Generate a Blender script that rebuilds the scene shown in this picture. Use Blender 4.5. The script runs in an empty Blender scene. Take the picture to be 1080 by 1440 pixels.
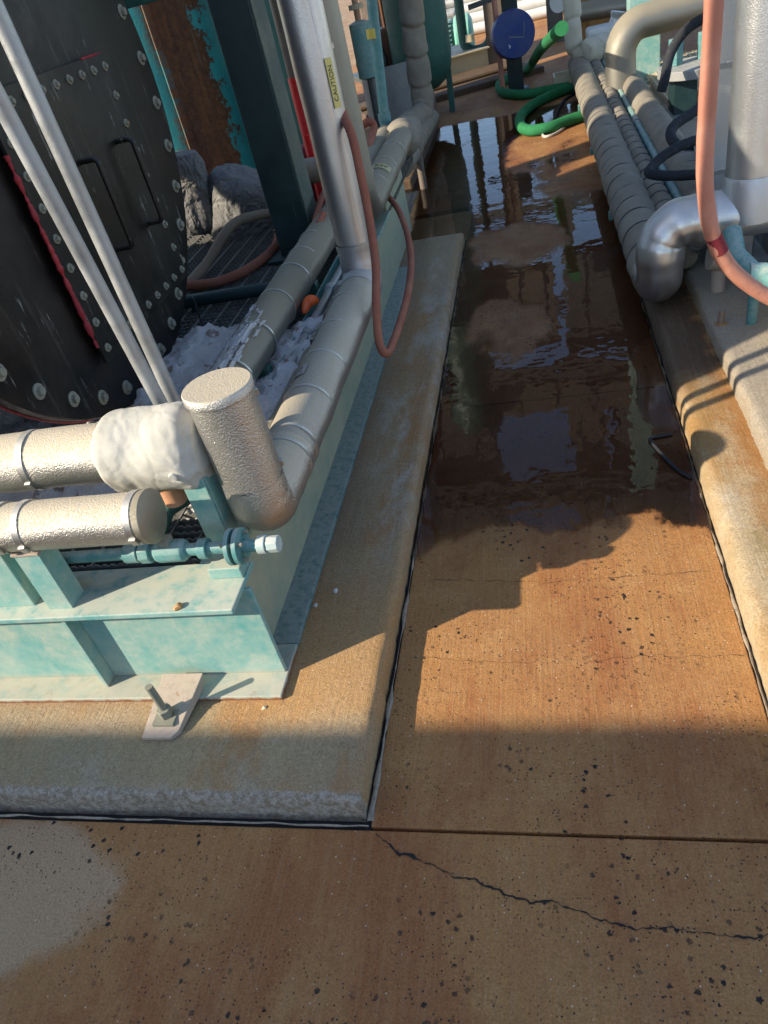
import bpy, math, random
from mathutils import Vector, Matrix, noise
random.seed(7)
S = bpy.context.scene
C = S.collection
# ------------------------------------------------------------------ camera
CAM_H = 1.6
A0, A1, A2, FPX = 0.3035, 0.93293, -0.25936, 1037.0     # pan, tilt, roll, focal length in pixels of the 1080x1440 photo
ROT = Matrix.Rotation(A0, 3, 'Z') @ Matrix.Rotation(A1, 3, 'X') @ Matrix.Rotation(A2, 3, 'Z')
cd = bpy.data.cameras.new('camera'); cam = bpy.data.objects.new('camera', cd); C.objects.link(cam)
cam.matrix_world = Matrix.Translation((0, 0, CAM_H)) @ ROT.to_4x4()
cd.sensor_fit = 'VERTICAL'; cd.sensor_height = 36.0; cd.lens = FPX / 1440 * 36.0
cd.clip_start = 0.05; cd.clip_end = 2000
S.camera = cam
# ------------------------------------------------------------------ light
SUN_AZ, SUN_EL = math.radians(59.5), math.radians(29)     # light travels towards +X +Y; azimuth from +Y towards +X
w = bpy.data.worlds.new('World'); S.world = w; w.use_nodes = True
nt = w.node_tree; bg = nt.nodes['Background']
sky = nt.nodes.new('ShaderNodeTexSky'); sky.sky_type = 'NISHITA'; sky.sun_disc = False
sky.sun_elevation = SUN_EL; sky.sun_rotation = SUN_AZ + math.pi
sky.dust_density = 0.4; sky.ozone_density = 1.4; sky.air_density = 0.8
nt.links.new(sky.outputs[0], bg.inputs[0]); bg.inputs[1].default_value = 0.15
sd = bpy.data.lights.new('sun', 'SUN'); sd.energy = 4.0; sd.angle = math.radians(0.53); sd.color = (1, .9, .74)
so = bpy.data.objects.new('sun', sd); C.objects.link(so)
ldir = Vector((math.sin(SUN_AZ) * math.cos(SUN_EL), math.cos(SUN_AZ) * math.cos(SUN_EL), -math.sin(SUN_EL)))
so.rotation_euler = ldir.to_track_quat('-Z', 'Y').to_euler(); so.location = (-6, -5, 6)
S.view_settings.view_transform = 'Standard'; S.view_settings.look = 'None'
S.view_settings.exposure = 1.05; S.view_settings.gamma = 1

# ------------------------------------------------------------------ helpers
CV = Vector((0, 0, CAM_H))
def px(x, y, X=None, Y=None, Z=None):
    """the point where the photo pixel's ray meets the plane x=X, y=Y or z=Z"""
    d = ROT @ Vector((x - 540, -(y - 720), -FPX))
    if X is not None: t = X / d.x
    elif Y is not None: t = Y / d.y
    else: t = ((Z or 0) - CAM_H) / d.z
    return CV + d * t

class MB:
    def __init__(s): s.v = []; s.f = []
    def add(s, vs, fs):
        o = len(s.v); s.v += [tuple(q) for q in vs]; s.f += [tuple(i + o for i in q) for q in fs]; return s
    def box(s, x0, x1, y0, y1, z0, z1):
        return s.add([(x, y, z) for z in (z0, z1) for y in (y0, y1) for x in (x0, x1)],
                     [(0, 2, 3, 1), (4, 5, 7, 6), (0, 1, 5, 4), (2, 6, 7, 3), (0, 4, 6, 2), (1, 3, 7, 5)])
    def beam(s, p, q, wd, ht, up=(0, 0, 1)):
        p, q = Vector(p), Vector(q); d = (q - p).normalized(); u = Vector(up)
        if abs(d.dot(u)) > .95: u = Vector((0, 1, 0))
        r = d.cross(u).normalized() * wd / 2; u = r.cross(d).normalized() * ht / 2
        vs = [a + i * r + j * u for a in (p, q) for j in (-1, 1) for i in (-1, 1)]
        return s.add(vs, [(0, 1, 3, 2), (4, 6, 7, 5), (0, 4, 5, 1), (2, 3, 7, 6), (0, 2, 6, 4), (1, 5, 7, 3)])
    def tube(s, path, r, n=20, cap=True, fn=None):
        P = [Vector(p) for p in path]; m = len(P); rings = []; L = 0; ref = None
        for i, p in enumerate(P):
            d = (P[min(i + 1, m - 1)] - P[max(i - 1, 0)]).normalized()
            if ref is None:
                ref = Vector((0, 0, 1)) if abs(d.z) < .9 else Vector((0, 1, 0))
                ref = (ref - d * ref.dot(d)).normalized()
            else:
                ref = (ref - d * ref.dot(d)).normalized()
            b = d.cross(ref)
            if i: L += (P[i] - P[i - 1]).length
            rr = r[i] if isinstance(r, (list, tuple)) else r
            for k in range(n):
                a = 2 * math.pi * k / n
                q = rr if fn is None else rr * fn(L, a, p)
                rings.append(p + (ref * math.cos(a) + b * math.sin(a)) * q)
        fs = []
        for i in range(m - 1):
            for k in range(n):
                a, b2 = i * n + k, i * n + (k + 1) % n
                fs.append((a, b2, b2 + n, a + n))
        if cap:
            fs.append(tuple(range(n - 1, -1, -1))); fs.append(tuple((m - 1) * n + k for k in range(n)))
        return s.add(rings, fs)
    def ring(s, p, d, r, wd, th=.003, n=28):
        """a flat band round a pipe"""
        p, d = Vector(p), Vector(d).normalized()
        return s.tube([p - d * wd / 2, p - d * wd / 2, p + d * wd / 2, p + d * wd / 2], [r - .004, r + th, r + th, r - .004], n, False)
    def cyl(s, p, q, r, n=20): return s.tube([p, q], r, n)
    def build(s, name, mat, parent=None, smooth=40, bevel=0, loc=None):
        off = Vector((0, 0, 0))
        if parent is not None: off = ROOT[parent.name]
        elif loc is not None: off = Vector(loc)
        me = bpy.data.meshes.new(name)
        me.from_pydata([tuple(Vector(v) - off) for v in s.v], [], s.f)
        me.materials.append(mat); me.update()
        if smooth:
            me.shade_smooth(); me.set_sharp_from_angle(angle=math.radians(smooth))
        o = bpy.data.objects.new(name, me); C.objects.link(o)
        if parent is not None: o.parent = parent; ROOT[o.name] = off
        else: o.location = off; ROOT[o.name] = off
        if bevel:
            m = o.modifiers.new('bevel', 'BEVEL'); m.width = bevel; m.segments = 2; m.limit_method = 'ANGLE'
        return o
ROOT = {}
def thing(name, label, cat, loc, group=None):
    o = bpy.data.objects.new(name, None); C.objects.link(o); o.location = loc; o.empty_display_size = .1
    ROOT[o.name] = Vector(loc); return tag(o, label, cat, group)
def tag(o, label, cat=None, group=None, kind=None):
    o['label'] = label
    if cat: o['category'] = cat
    if group: o['group'] = group
    if kind: o['kind'] = kind
    return o
def struct(o, label=None):
    o['kind'] = 'structure'
    if label: o['label'] = label
    return o
def share(o, parent, loc, rot=None):
    """a further copy of a small part, sharing its mesh"""
    c = o.copy(); C.objects.link(c); c.parent = parent
    c.location = Vector(loc) - ROOT[parent.name]; ROOT[c.name] = ROOT[parent.name]
    if rot is not None: c.rotation_euler = rot
    return c
def fillet(pts, r, n=8):
    P = [Vector(p) for p in pts]; out = [P[0]]
    for i in range(1, len(P) - 1):
        a, b = (P[i - 1] - P[i]).normalized(), (P[i + 1] - P[i]).normalized()
        ang = a.angle(b); k = min(r / math.tan(ang / 2), .49 * (P[i] - P[i - 1]).length, .49 * (P[i + 1] - P[i]).length)
        rr = k * math.tan(ang / 2)
        c = P[i] + (a + b).normalized() * (rr / math.sin(ang / 2))
        s0, s1 = P[i] + a * k - c, P[i] + b * k - c
        th = s0.angle(s1); ax = s0.cross(s1).normalized()
        for j in range(n + 1): out.append(c + Matrix.Rotation(th * j / n, 3, ax) @ s0)
    out.append(P[-1]); return out
def spline(pts, n=8):
    P = [Vector(p) for p in pts]; out = []
    for i in range(len(P) - 1):
        p0, p1, p2, p3 = P[max(i - 1, 0)], P[i], P[i + 1], P[min(i + 2, len(P) - 1)]
        for j in range(n):
            t = j / n
            out.append(.5 * ((2 * p1) + (p2 - p0) * t + (2 * p0 - 5 * p1 + 4 * p2 - p3) * t * t + (3 * p1 - p0 - 3 * p2 + p3) * t ** 3))
    out.append(P[-1]); return out
def dense(path, step):
    out = [Vector(path[0])]
    for a, b in zip(path, path[1:]):
        a, b = Vector(a), Vector(b); k = max(1, int((b - a).length / step))
        for j in range(1, k + 1): out.append(a + (b - a) * j / k)
    return out
def nz(p, s=1., o=0.): return noise.noise(Vector((p[0] * s + o, p[1] * s + o * 1.7, p[2] * s - o)))

# ------------------------------------------------------------------ materials
class N:
    """small node-graph writer"""
    def __init__(s, name):
        s.m = bpy.data.materials.new(name); s.m.use_nodes = True; s.t = s.m.node_tree
        s.b = s.t.nodes['Principled BSDF']; s.out = s.t.nodes['Material Output']
        s.tc = s.t.nodes.new('ShaderNodeTexCoord').outputs['Object']; s.geo = s.t.nodes.new('ShaderNodeNewGeometry')
        s.pos = s.geo.outputs['Position']
    def n(s, k, **kw):
        q = s.t.nodes.new(k)
        for a, b in kw.items(): setattr(q, a, b)
        return q
    def l(s, a, b): s.t.links.new(a, b)
    def val(s, sock, v):
        if hasattr(v, 'is_output'): s.l(v, sock)
        else: sock.default_value = v
    def math(s, op, a, b=0., c=0., clamp=False):
        q = s.n('ShaderNodeMath', operation=op, use_clamp=clamp)
        for i, v in enumerate((a, b, c)): s.val(q.inputs[i], v)
        return q.outputs[0]
    def ss(s, v, lo, hi, a=0., b=1.):
        q = s.n('ShaderNodeMapRange', interpolation_type='SMOOTHSTEP')
        for i, x in enumerate((v, lo, hi, a, b)): s.val(q.inputs[i], x)
        return q.outputs[0]
    def noise(s, scale, detail=4, rough=.55, stretch=None, vec=None, dist=0.):
        v = vec or s.pos
        if stretch:
            mp = s.n('ShaderNodeMapping'); s.l(v, mp.inputs[0]); mp.inputs['Scale'].default_value = stretch; v = mp.outputs[0]
        q = s.n('ShaderNodeTexNoise'); s.l(v, q.inputs[0]); q.inputs['Scale'].default_value = scale
        q.inputs['Detail'].default_value = detail; q.inputs['Roughness'].default_value = rough; q.inputs['Distortion'].default_value = dist
        return q.outputs[0]
    def vor(s, scale, vec=None, feature='F1', rnd=1.):
        q = s.n('ShaderNodeTexVoronoi', feature=feature); s.l(vec or s.pos, q.inputs[0]); q.inputs['Scale'].default_value = scale
        q.inputs['Randomness'].default_value = rnd
        return q
    def mix(s, fac, a, b, mode='MIX'):
        q = s.n('ShaderNodeMix', data_type='RGBA', blend_type=mode); s.val(q.inputs[0], fac)
        for i, v in ((6, a), (7, b)): s.val(q.inputs[i], v if hasattr(v, 'is_output') else (*v, 1.))
        return q.outputs[2]
    def xyz(s, v=None):
        q = s.n('ShaderNodeSeparateXYZ'); s.l(v or s.pos, q.inputs[0]); return q.outputs
    def bump(s, h, strength, dist, nrm=None):
        q = s.n('ShaderNodeBump'); q.inputs['Strength'].default_value = strength; q.inputs['Distance'].default_value = dist
        s.l(h, q.inputs['Height'])
        if nrm is not None: s.l(nrm, q.inputs['Normal'])
        return q.outputs[0]
    def done(s, col=None, rough=None, metal=None, nrm=None, spec=None):
        if col is not None: s.val(s.b.inputs['Base Color'], col if hasattr(col, 'is_output') else (*col, 1.))
        if rough is not None: s.val(s.b.inputs['Roughness'], rough)
        if metal is not None: s.val(s.b.inputs['Metallic'], metal)
        if nrm is not None: s.l(nrm, s.b.inputs['Normal'])
        if spec is not None: s.b.inputs['Specular IOR Level'].default_value = spec
        return s.m

def puddle_mask(g):
    """where water lies on the walkway, in metres of the place; shared by the water sheet and the wet concrete"""
    x, y, _ = g.xyz()
    a = g.noise(2.2, 5, .6, (1, .55, 1)); e = g.noise(14, 3, .6)
    near = g.ss(g.math('ADD', y, g.math('MULTIPLY', g.math('SUBTRACT', a, .5), .7)), 1.72, 1.98); far = g.ss(y, 8.9, 8.3)
    base = g.math('ADD', g.math('MULTIPLY', a, 1.1), g.math('MULTIPLY', e, .12))
    def hole(cx, cy, rx, ry, k):
        u = g.math('MULTIPLY', g.math('SUBTRACT', x, cx), 1 / rx); v = g.math('MULTIPLY', g.math('SUBTRACT', y, cy), 1 / ry)
        return g.math('MULTIPLY', g.ss(g.math('ADD', g.math('MULTIPLY', u, u), g.math('MULTIPLY', v, v)), 1.3, .2), k)
    h = g.math('ADD', g.math('ADD', hole(-.22, 3.45, .24, .5, .34), hole(-.2, 4.7, .4, .5, .34)), g.math('ADD', hole(.1, 5.5, .5, .35, .22), g.math('ADD', hole(-.9, 7.4, .5, .9, .1), hole(.28, 6.9, .62, 1.45, .4))))
    fwd = g.math('SUBTRACT', g.math('ADD', base, .12), h)
    return g.math('MULTIPLY', g.math('MULTIPLY', near, far), fwd)

def concrete(name, c0, c1, c2, rust, pits=1., wet=False, patch=False, spread=(0.45, .62), pad=False, kerb=False):
    g = N(name); x, y, z = g.xyz()
    big = g.noise(1.3, 5, .6); mid = g.noise(7, 6, .65); fine = g.noise(60, 5, .7); grain = g.noise(420, 2, .6)
    col = g.mix(g.ss(big, .32, .7), c0, c1)
    col = g.mix(g.ss(mid, .48, .72, 0, .7), col, c2)
    col = g.mix(g.ss(g.noise(2.3, 6, .7, (1, .45, 1)), *spread, 0, .85), col, rust)
    col = g.mix(g.ss(fine, .35, .75, .0, .38), col, g.mix(.5, col, (.02, .014, .01)))
    if patch:   # a pale unstained patch of concrete
        u = g.math('MULTIPLY', g.math('ADD', x, 1.43), 3.0); v = g.math('MULTIPLY', g.math('SUBTRACT', y, .665), 5.2)
        rr = g.math('ADD', g.math('ADD', g.math('MULTIPLY', u, u), g.math('MULTIPLY', v, v)), g.math('MULTIPLY', g.math('SUBTRACT', mid, .5), 1.1))
        col = g.mix(g.ss(rr, 1.15, .75, 0, .85), col, (.43, .295, .175))
    if pad:     # bare worn arris, pale lime bloom, rust run-off beside the steel
        jit = g.math('MULTIPLY', g.math('SUBTRACT', g.noise(22, 5, .7), .5), .035)
        fr_ = g.ss(g.math('ADD', y, jit), .912, .902); sd_ = g.ss(g.math('ADD', x, jit), -.556, -.540)
        col = g.mix(g.math('MULTIPLY', sd_, .75), col, g.mix(mid, (.30, .17, .07), (.42, .29, .15)))
        col = g.mix(g.math('MULTIPLY', fr_, .85), col, g.mix(g.ss(fine, .4, .6), (.22, .17, .12), (.40, .35, .29)))
        st_ = g.noise(3.2, 6, .7, (1.6, .6, 1))
        col = g.mix(g.math('MULTIPLY', g.ss(st_, .50, .62), g.ss(y, 1.5, 2.1, 0, .75)), col, (.40, .36, .29))
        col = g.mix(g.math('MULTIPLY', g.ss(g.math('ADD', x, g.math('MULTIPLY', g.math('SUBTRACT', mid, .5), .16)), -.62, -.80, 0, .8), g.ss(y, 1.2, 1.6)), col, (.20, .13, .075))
        col = g.mix(g.math('MULTIPLY', g.ss(g.math('ADD', y, g.math('MULTIPLY', g.math('SUBTRACT', mid, .5), .2)), 1.05, 1.18), g.math('MULTIPLY', g.ss(x, -1.0, -.8, .3, .75), g.ss(y, 1.95, 1.3))), col, (.43, .23, .08))
    if kerb:    # algae and rust where water stands at the step
        w1 = g.math('ADD', x, g.math('MULTIPLY', g.math('SUBTRACT', g.noise(10, 5, .7), .5), .22))
        col = g.mix(g.math('MULTIPLY', g.ss(w1, .50, .60), g.ss(w1, .66, .61, 0, .85)), col, (.30, .13, .03))
        ol = g.math('MULTIPLY', g.ss(g.noise(4, 6, .7), .44, .6), g.ss(x, .47, .53))
        col = g.mix(g.math('MULTIPLY', ol, g.ss(y, 2.1, 1.8, 0, .75)), col, (.22, .16, .06))
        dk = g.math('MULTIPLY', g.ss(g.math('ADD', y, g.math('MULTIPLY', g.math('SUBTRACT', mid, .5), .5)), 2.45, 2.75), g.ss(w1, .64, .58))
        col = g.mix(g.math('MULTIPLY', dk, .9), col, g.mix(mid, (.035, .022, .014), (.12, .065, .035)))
    # broom marks along the walk, pores and dark pits
    broom = g.noise(9, 3, .6, (14, .35, 1))
    col = g.mix(g.ss(broom, .4, .8, 0, .25), col, g.mix(.5, col, (.5, .4, .25)))
    pv = g.vor(40, feature='F1'); pz = g.noise(1.9, 4, .6)
    pit = g.math('MULTIPLY', g.ss(g.math('SUBTRACT', pv.outputs['Distance'], g.math('MULTIPLY', g.math('SUBTRACT', g.noise(160, 2), .5), .5)), .23, .18), g.ss(pz, .45, .56))
    selq = g.n('ShaderNodeSeparateColor'); g.l(pv.outputs['Color'], selq.inputs[0])
    pit = g.math('MULTIPLY', pit, g.ss(selq.outputs[0], .40, .55))
    pv2 = g.vor(130); s2 = g.n('ShaderNodeSeparateColor'); g.l(pv2.outputs['Color'], s2.inputs[0])
    pit2 = g.math('MULTIPLY', g.ss(pv2.outputs['Distance'], .27, .20), g.math('MULTIPLY', g.ss(s2.outputs[1], .72, .8), g.ss(pz, .36, .52)))
    pit = g.math('MULTIPLY', g.math('MAXIMUM', pit, pit2), pits, clamp=True)
    col = g.mix(pit, col, (.012, .010, .010))
    sp = g.vor(85); s3 = g.n('ShaderNodeSeparateColor'); g.l(sp.outputs['Color'], s3.inputs[0])
    col = g.mix(g.math('MULTIPLY', g.ss(sp.outputs['Distance'], .17, .1), g.ss(s3.outputs[2], .975, .985)), col, (.6, .5, .38))
    col = g.mix(1., col, g.mix(g.ss(g.noise(190, 4, .75), .3, .7), (.72, .70, .68), (1.22, 1.2, 1.16)), 'MULTIPLY')
    col = g.mix(g.ss(g.noise(34, 6, .75), .56, .72, 0, .35), col, g.mix(.6, col, (.03, .02, .015)))
    rough = g.ss(mid, .3, .7, .62, .88)
    h = g.math('ADD', g.math('MULTIPLY', fine, .6), g.math('ADD', g.math('MULTIPLY', grain, .35), g.math('SUBTRACT', g.math('MULTIPLY', broom, .4), g.math('MULTIPLY', pit, 1.6))))
    nrm = g.bump(h, .8, .006)
    if wet:
        m = puddle_mask(g)
        damp = g.math('MULTIPLY', g.ss(m, .30, .55, g.ss(y, 5.0, 6.0, .5, .12), 1.), g.math('MULTIPLY', g.ss(g.math('ADD', y, g.math('MULTIPLY', g.math('SUBTRACT', mid, .5), .5)), 1.70, 2.1), g.ss(y, 9.0, 8.4)))
        col = g.mix(damp, col, g.mix(1., col, (.42, .33, .26), 'MULTIPLY'))
        rough = g.math('SUBTRACT', rough, g.math('MULTIPLY', damp, .32))
    return g.done(col, rough, nrm=nrm, spec=.4)

M = {}
M['walk'] = concrete('walk_concrete', (.43, .205, .062), (.34, .155, .052), (.47, .26, .10), (.30, .105, .03), 1., True, True)
M['pad'] = concrete('pad_concrete', (.38, .28, .155), (.31, .245, .16), (.38, .33, .25), (.36, .17, .055), .12, spread=(.47, .66), pad=True)
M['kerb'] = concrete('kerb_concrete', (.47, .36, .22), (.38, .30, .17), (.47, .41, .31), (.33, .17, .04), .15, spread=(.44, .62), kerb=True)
M['plinth'] = concrete('plinth_concrete', (.36, .30, .22), (.31, .265, .20), (.38, .335, .27), (.34, .24, .13), .1, spread=(.55, .75))
M['ground'] = concrete('yard_concrete', (.40, .26, .13), (.34, .22, .12), (.44, .33, .2), (.3, .16, .07), .3)

def water():
    g = N('puddle_water'); g.t.nodes.remove(g.b)
    m = g.ss(g.math('ADD', puddle_mask(g), g.math('MULTIPLY', g.math('SUBTRACT', g.noise(70, 4, .7), .5), .22)), .42, .54)
    h = g.math('ADD', g.math('MULTIPLY', g.noise(7, 2, .5), .7), g.math('MULTIPLY', g.noise(33, 2, .5), .06))
    nrm = g.bump(h, .11, .02)
    fr = g.n('ShaderNodeFresnel'); fr.inputs[0].default_value = 1.36; g.l(nrm, fr.inputs[1])
    gl = g.n('ShaderNodeBsdfGlossy'); gl.inputs['Roughness'].default_value = .012; g.l(nrm, gl.inputs['Normal'])
    tr = g.n('ShaderNodeBsdfTransparent'); tr.inputs[0].default_value = (.93, .88, .82, 1)
    t2 = g.n('ShaderNodeBsdfTransparent')
    a = g.n('ShaderNodeMixShader'); g.l(fr.outputs[0], a.inputs[0]); g.l(tr.outputs[0], a.inputs[1]); g.l(gl.outputs[0], a.inputs[2])
    b = g.n('ShaderNodeMixShader'); g.l(m, b.inputs[0]); g.l(t2.outputs[0], b.inputs[1]); g.l(a.outputs[0], b.inputs[2])
    g.l(b.outputs[0], g.out.inputs[0]); return g.m
M['water'] = water()

def paint(name, base, alt, dust=(.42, .40, .32), dusty=.5, rust=.0, rough=.45, rustc=(.16, .055, .015), sc=5., foot=None):
    """painted steel with chalky weathering, settled dust and rust blooms"""
    g = N(name)
    a = g.noise(sc, 6, .65); b = g.noise(sc * 6, 5, .7); st = g.noise(9, 5, .6, (3, 3, .35))
    col = g.mix(g.ss(a, .25, .75), base, alt)
    col = g.mix(g.ss(g.math('ADD', g.math('MULTIPLY', g.noise(sc * 2.6, 10, .8), .7), g.math('MULTIPLY', b, .4)), .38, .82, 0, dusty), col, dust)
    up = g.ss(g.xyz(g.geo.outputs['Normal'])[2], .3, .95, 0, min(1, dusty * .95))
    col = g.mix(g.math('MULTIPLY', up, g.ss(b, .3, .55)), col, dust)
    if rust: col = g.mix(g.ss(g.math('ADD', st, g.math('MULTIPLY', b, .25)), .86 - rust * .35, .95 - rust * .35), col, g.mix(b, rustc, (.30, .11, .03)))
    fz = g.noise(sc * 16, 5, .75); col = g.mix(g.ss(fz, .52, .7, 0, .35 * min(1, dusty * 1.6)), col, g.mix(.5, col, dust))
    if foot is not None:
        zz = g.math('ADD', g.xyz()[2], g.math('MULTIPLY', g.math('SUBTRACT', g.noise(24, 5, .7), .5), .03))
        col = g.mix(g.ss(zz, foot + .045, foot, 0, .8), col, (.40, .33, .24)); col = g.mix(g.ss(zz, foot + .016, foot + .006), col, (.20, .075, .03))
    scr = g.noise(40, 2, .5, (1, 1, .06)); col = g.mix(g.ss(scr, .7, .78, 0, .3), col, dust)
    nrm = g.bump(g.math('ADD', b, g.math('MULTIPLY', g.noise(220, 2), .4)), .25, .002)
    return g.done(col, g.ss(a, .3, .7, rough, min(1., rough + .3)), nrm=nrm)
PZ_ = .07
TEAL, TEAL2 = (.075, .28, .265), (.15, .35, .32)
M['teal'] = paint('teal_paint', TEAL, TEAL2, (.47, .46, .36), .85, .12, sc=3.2, foot=PZ_)
M['teal_dusty'] = paint('dusty_teal_paint', (.20, .27, .19), (.30, .31, .21), (.40, .36, .22), .98)
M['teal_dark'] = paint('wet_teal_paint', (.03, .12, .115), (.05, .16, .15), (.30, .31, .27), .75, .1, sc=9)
M['teal_pipe'] = paint('teal_pipe_paint', (.03, .17, .165), (.055, .23, .22), (.38, .41, .36), .5)
M['green'] = paint('dark_green_paint', (.0025, .017, .018), (.004, .026, .026), (.13, .16, .14), .07, rough=.35)
M['green2'] = paint('forest_green_paint', (.01, .075, .058), (.016, .10, .075), (.2, .25, .2), .2, rough=.4)
M['skylit_green'] = paint('skylit_green_paint', (.05, .085, .07), (.07, .105, .085), (.2, .21, .17), .4)  # lighter copy of the column green with sky light painted in
M['pale_teal'] = paint('chalky_teal_paint', (.28, .40, .38), (.38, .46, .43), (.52, .50, .43), .7)
M['mint'] = paint('mint_paint', (.10, .36, .26), (.14, .44, .32), (.5, .6, .5), .3)
def vessel_black():
    g = N('black_vessel_paint'); x, y, z = g.xyz()
    a = g.noise(3, 6, .65); b = g.noise(30, 5, .7); s1 = g.noise(26, 4, .6, (1, 1, .07)); s2 = g.noise(60, 3, .6, (1, 1.0, .12))
    col = g.mix(g.ss(a, .4, .7), (.0045, .0042, .0040), (.014, .0095, .006))
    col = g.mix(g.ss(g.noise(2.1, 5, .6), .55, .72, 0, .6), col, (.030, .014, .006))
    col = g.mix(g.math('MULTIPLY', g.ss(s1, .57, .72, 0, .4), g.ss(a, .40, .55)), col, (.12, .11, .095))
    col = g.mix(g.math('MULTIPLY', g.ss(s2, .61, .67, 0, .55), g.ss(g.noise(5, 5, .7), .52, .62)), col, (.35, .34, .32))
    sp = g.vor(75); c3 = g.n('ShaderNodeSeparateColor'); g.l(sp.outputs['Color'], c3.inputs[0])
    col = g.mix(g.math('MULTIPLY', g.ss(sp.outputs['Distance'], .22, .12), g.math('MULTIPLY', g.ss(c3.outputs[0], .72, .8), g.ss(z, 1.15, .62))), col, (.4, .38, .36))
    up = g.ss(g.xyz(g.geo.outputs['Normal'])[2], .3, .95, 0, .3); col = g.mix(up, col, (.2, .18, .15))
    return g.done(col, g.ss(a, .3, .7, .3, .55), nrm=g.bump(g.math('ADD', b, g.math('MULTIPLY', a, 2.)), .3, .003), spec=.4)
M['black'] = vessel_black()
def rusted_tank():
    g = N('rusted_teal_paint'); x, y, z = g.xyz()
    a = g.noise(3, 6, .7); b = g.noise(22, 6, .75); st = g.noise(14, 5, .6, (1, 1, .06)); st2 = g.noise(40, 3, .6, (1, 1, .04))
    col = g.mix(g.ss(a, .3, .7), (.02, .21, .22), (.035, .29, .28)); col = g.mix(g.ss(st, .55, .75, 0, .4), col, (.16, .34, .32))
    u = g.math('ADD', x, g.math('ADD', g.math('MULTIPLY', g.math('SUBTRACT', b, .5), .22), g.math('MULTIPLY', g.math('SUBTRACT', a, .5), .3)))
    m = g.math('MULTIPLY', g.ss(u, RUST0 - .10, RUST0 + .04), g.ss(u, RUST1 + .012, RUST1 - .012))
    ru = g.mix(g.ss(g.math('ADD', g.math('MULTIPLY', st, .45), g.math('MULTIPLY', b, .55)), .35, .65), (.06, .02, .008), (.19, .07, .02)); ru = g.mix(g.ss(a, .45, .7, 0, .6), ru, (.09, .03, .012)); ru = g.mix(g.ss(st2, .66, .72, 0, .4), ru, (.2, .19, .16))
    col = g.mix(m, col, ru)
    return g.done(col, g.math('ADD', .42, g.math('MULTIPLY', m, .4)), nrm=g.bump(g.math('ADD', b, m), .5, .004))
RUST0, RUST1 = -3.00, -2.70
M['rusty_teal'] = rusted_tank()
M['rust'] = paint('rusted_steel', (.14, .05, .02), (.22, .08, .025), (.3, .22, .15), .25, .5)
M['orange_box'] = paint('ochre_steel', (.35, .16, .03), (.42, .2, .04), (.4, .32, .2), .3, .2)
M['cream'] = paint('cream_steel', (.50, .40, .22), (.56, .45, .27), (.55, .48, .36), .5, .15)
M['grey_steel'] = paint('grey_steel', (.20, .20, .19), (.26, .25, .23), (.40, .38, .33), .55, .1)
M['dark_steel'] = paint('dark_steel', (.05, .055, .055), (.08, .08, .075), (.25, .24, .2), .3, .2)
M['brown_steel'] = paint('brown_steel', (.10, .075, .055), (.15, .11, .08), (.3, .26, .2), .3, .3)
M['bolt'] = paint('zinc_bolt', (.15, .155, .115), (.22, .21, .16), (.27, .25, .18), .5, .3, rough=.5)
M['galv'] = paint('galvanised', (.30, .31, .31), (.42, .43, .42), (.44, .43, .39), .5, rough=.36, sc=11)
M['galv'].node_tree.nodes['Principled BSDF'].inputs['Metallic'].default_value = .55
M['grate'] = paint('dirty_grating_steel', (.08, .08, .072), (.12, .115, .10), (.40, .38, .33), .3, .15)
M['brass'] = paint('copper_fitting', (.4, .18, .09), (.5, .25, .13), (.45, .36, .26), .4)
M['white'] = paint('white_steel', (.62, .61, .57), (.7, .69, .65), (.6, .56, .46), .4)
M['blue'] = paint('blue_reel_paint', (.006, .02, .13), (.008, .03, .18), (.12, .16, .28), .2, rough=.4)
M['red'] = paint('red_paint', (.55, .006, .008), (.62, .01, .012), (.5, .2, .2), .12, rough=.35)
M['maroon'] = paint('maroon_cloth', (.14, .008, .016), (.2, .012, .02), (.3, .15, .15), .15, rough=.8)
M['redbead'] = paint('red_sealant', (.35, .012, .02), (.25, .01, .02), (.1, .04, .04), .4, rough=.5)
M['yellow'] = paint('yellow_tag', (.55, .42, .05), (.6, .46, .07), (.5, .45, .25), .2)
M['orange'] = paint('orange_plastic', (.8, .10, .01), (.85, .13, .02), (.6, .3, .15), .15)
M['joint'] = paint('sealant', (.20, .15, .10), (.10, .08, .06), (.42, .35, .25), .55, rough=.6, sc=14)
M['crack'] = paint('crack_dirt', (.010, .009, .009), (.018, .015, .013), (.03, .025, .02), .2, rough=.9)
M['added_shed'] = paint('shade_shed_cladding', (.42, .42, .40), (.48, .47, .45), (.45, .42, .36), .3)
M['rod'] = paint('rusty_anchor', (.18, .12, .08), (.24, .15, .10), (.35, .27, .2), .4)
M['bracket'] = paint('bracket_steel', (.30, .24, .19), (.38, .29, .23), (.44, .36, .27), .6, .3, sc=12)

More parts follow.
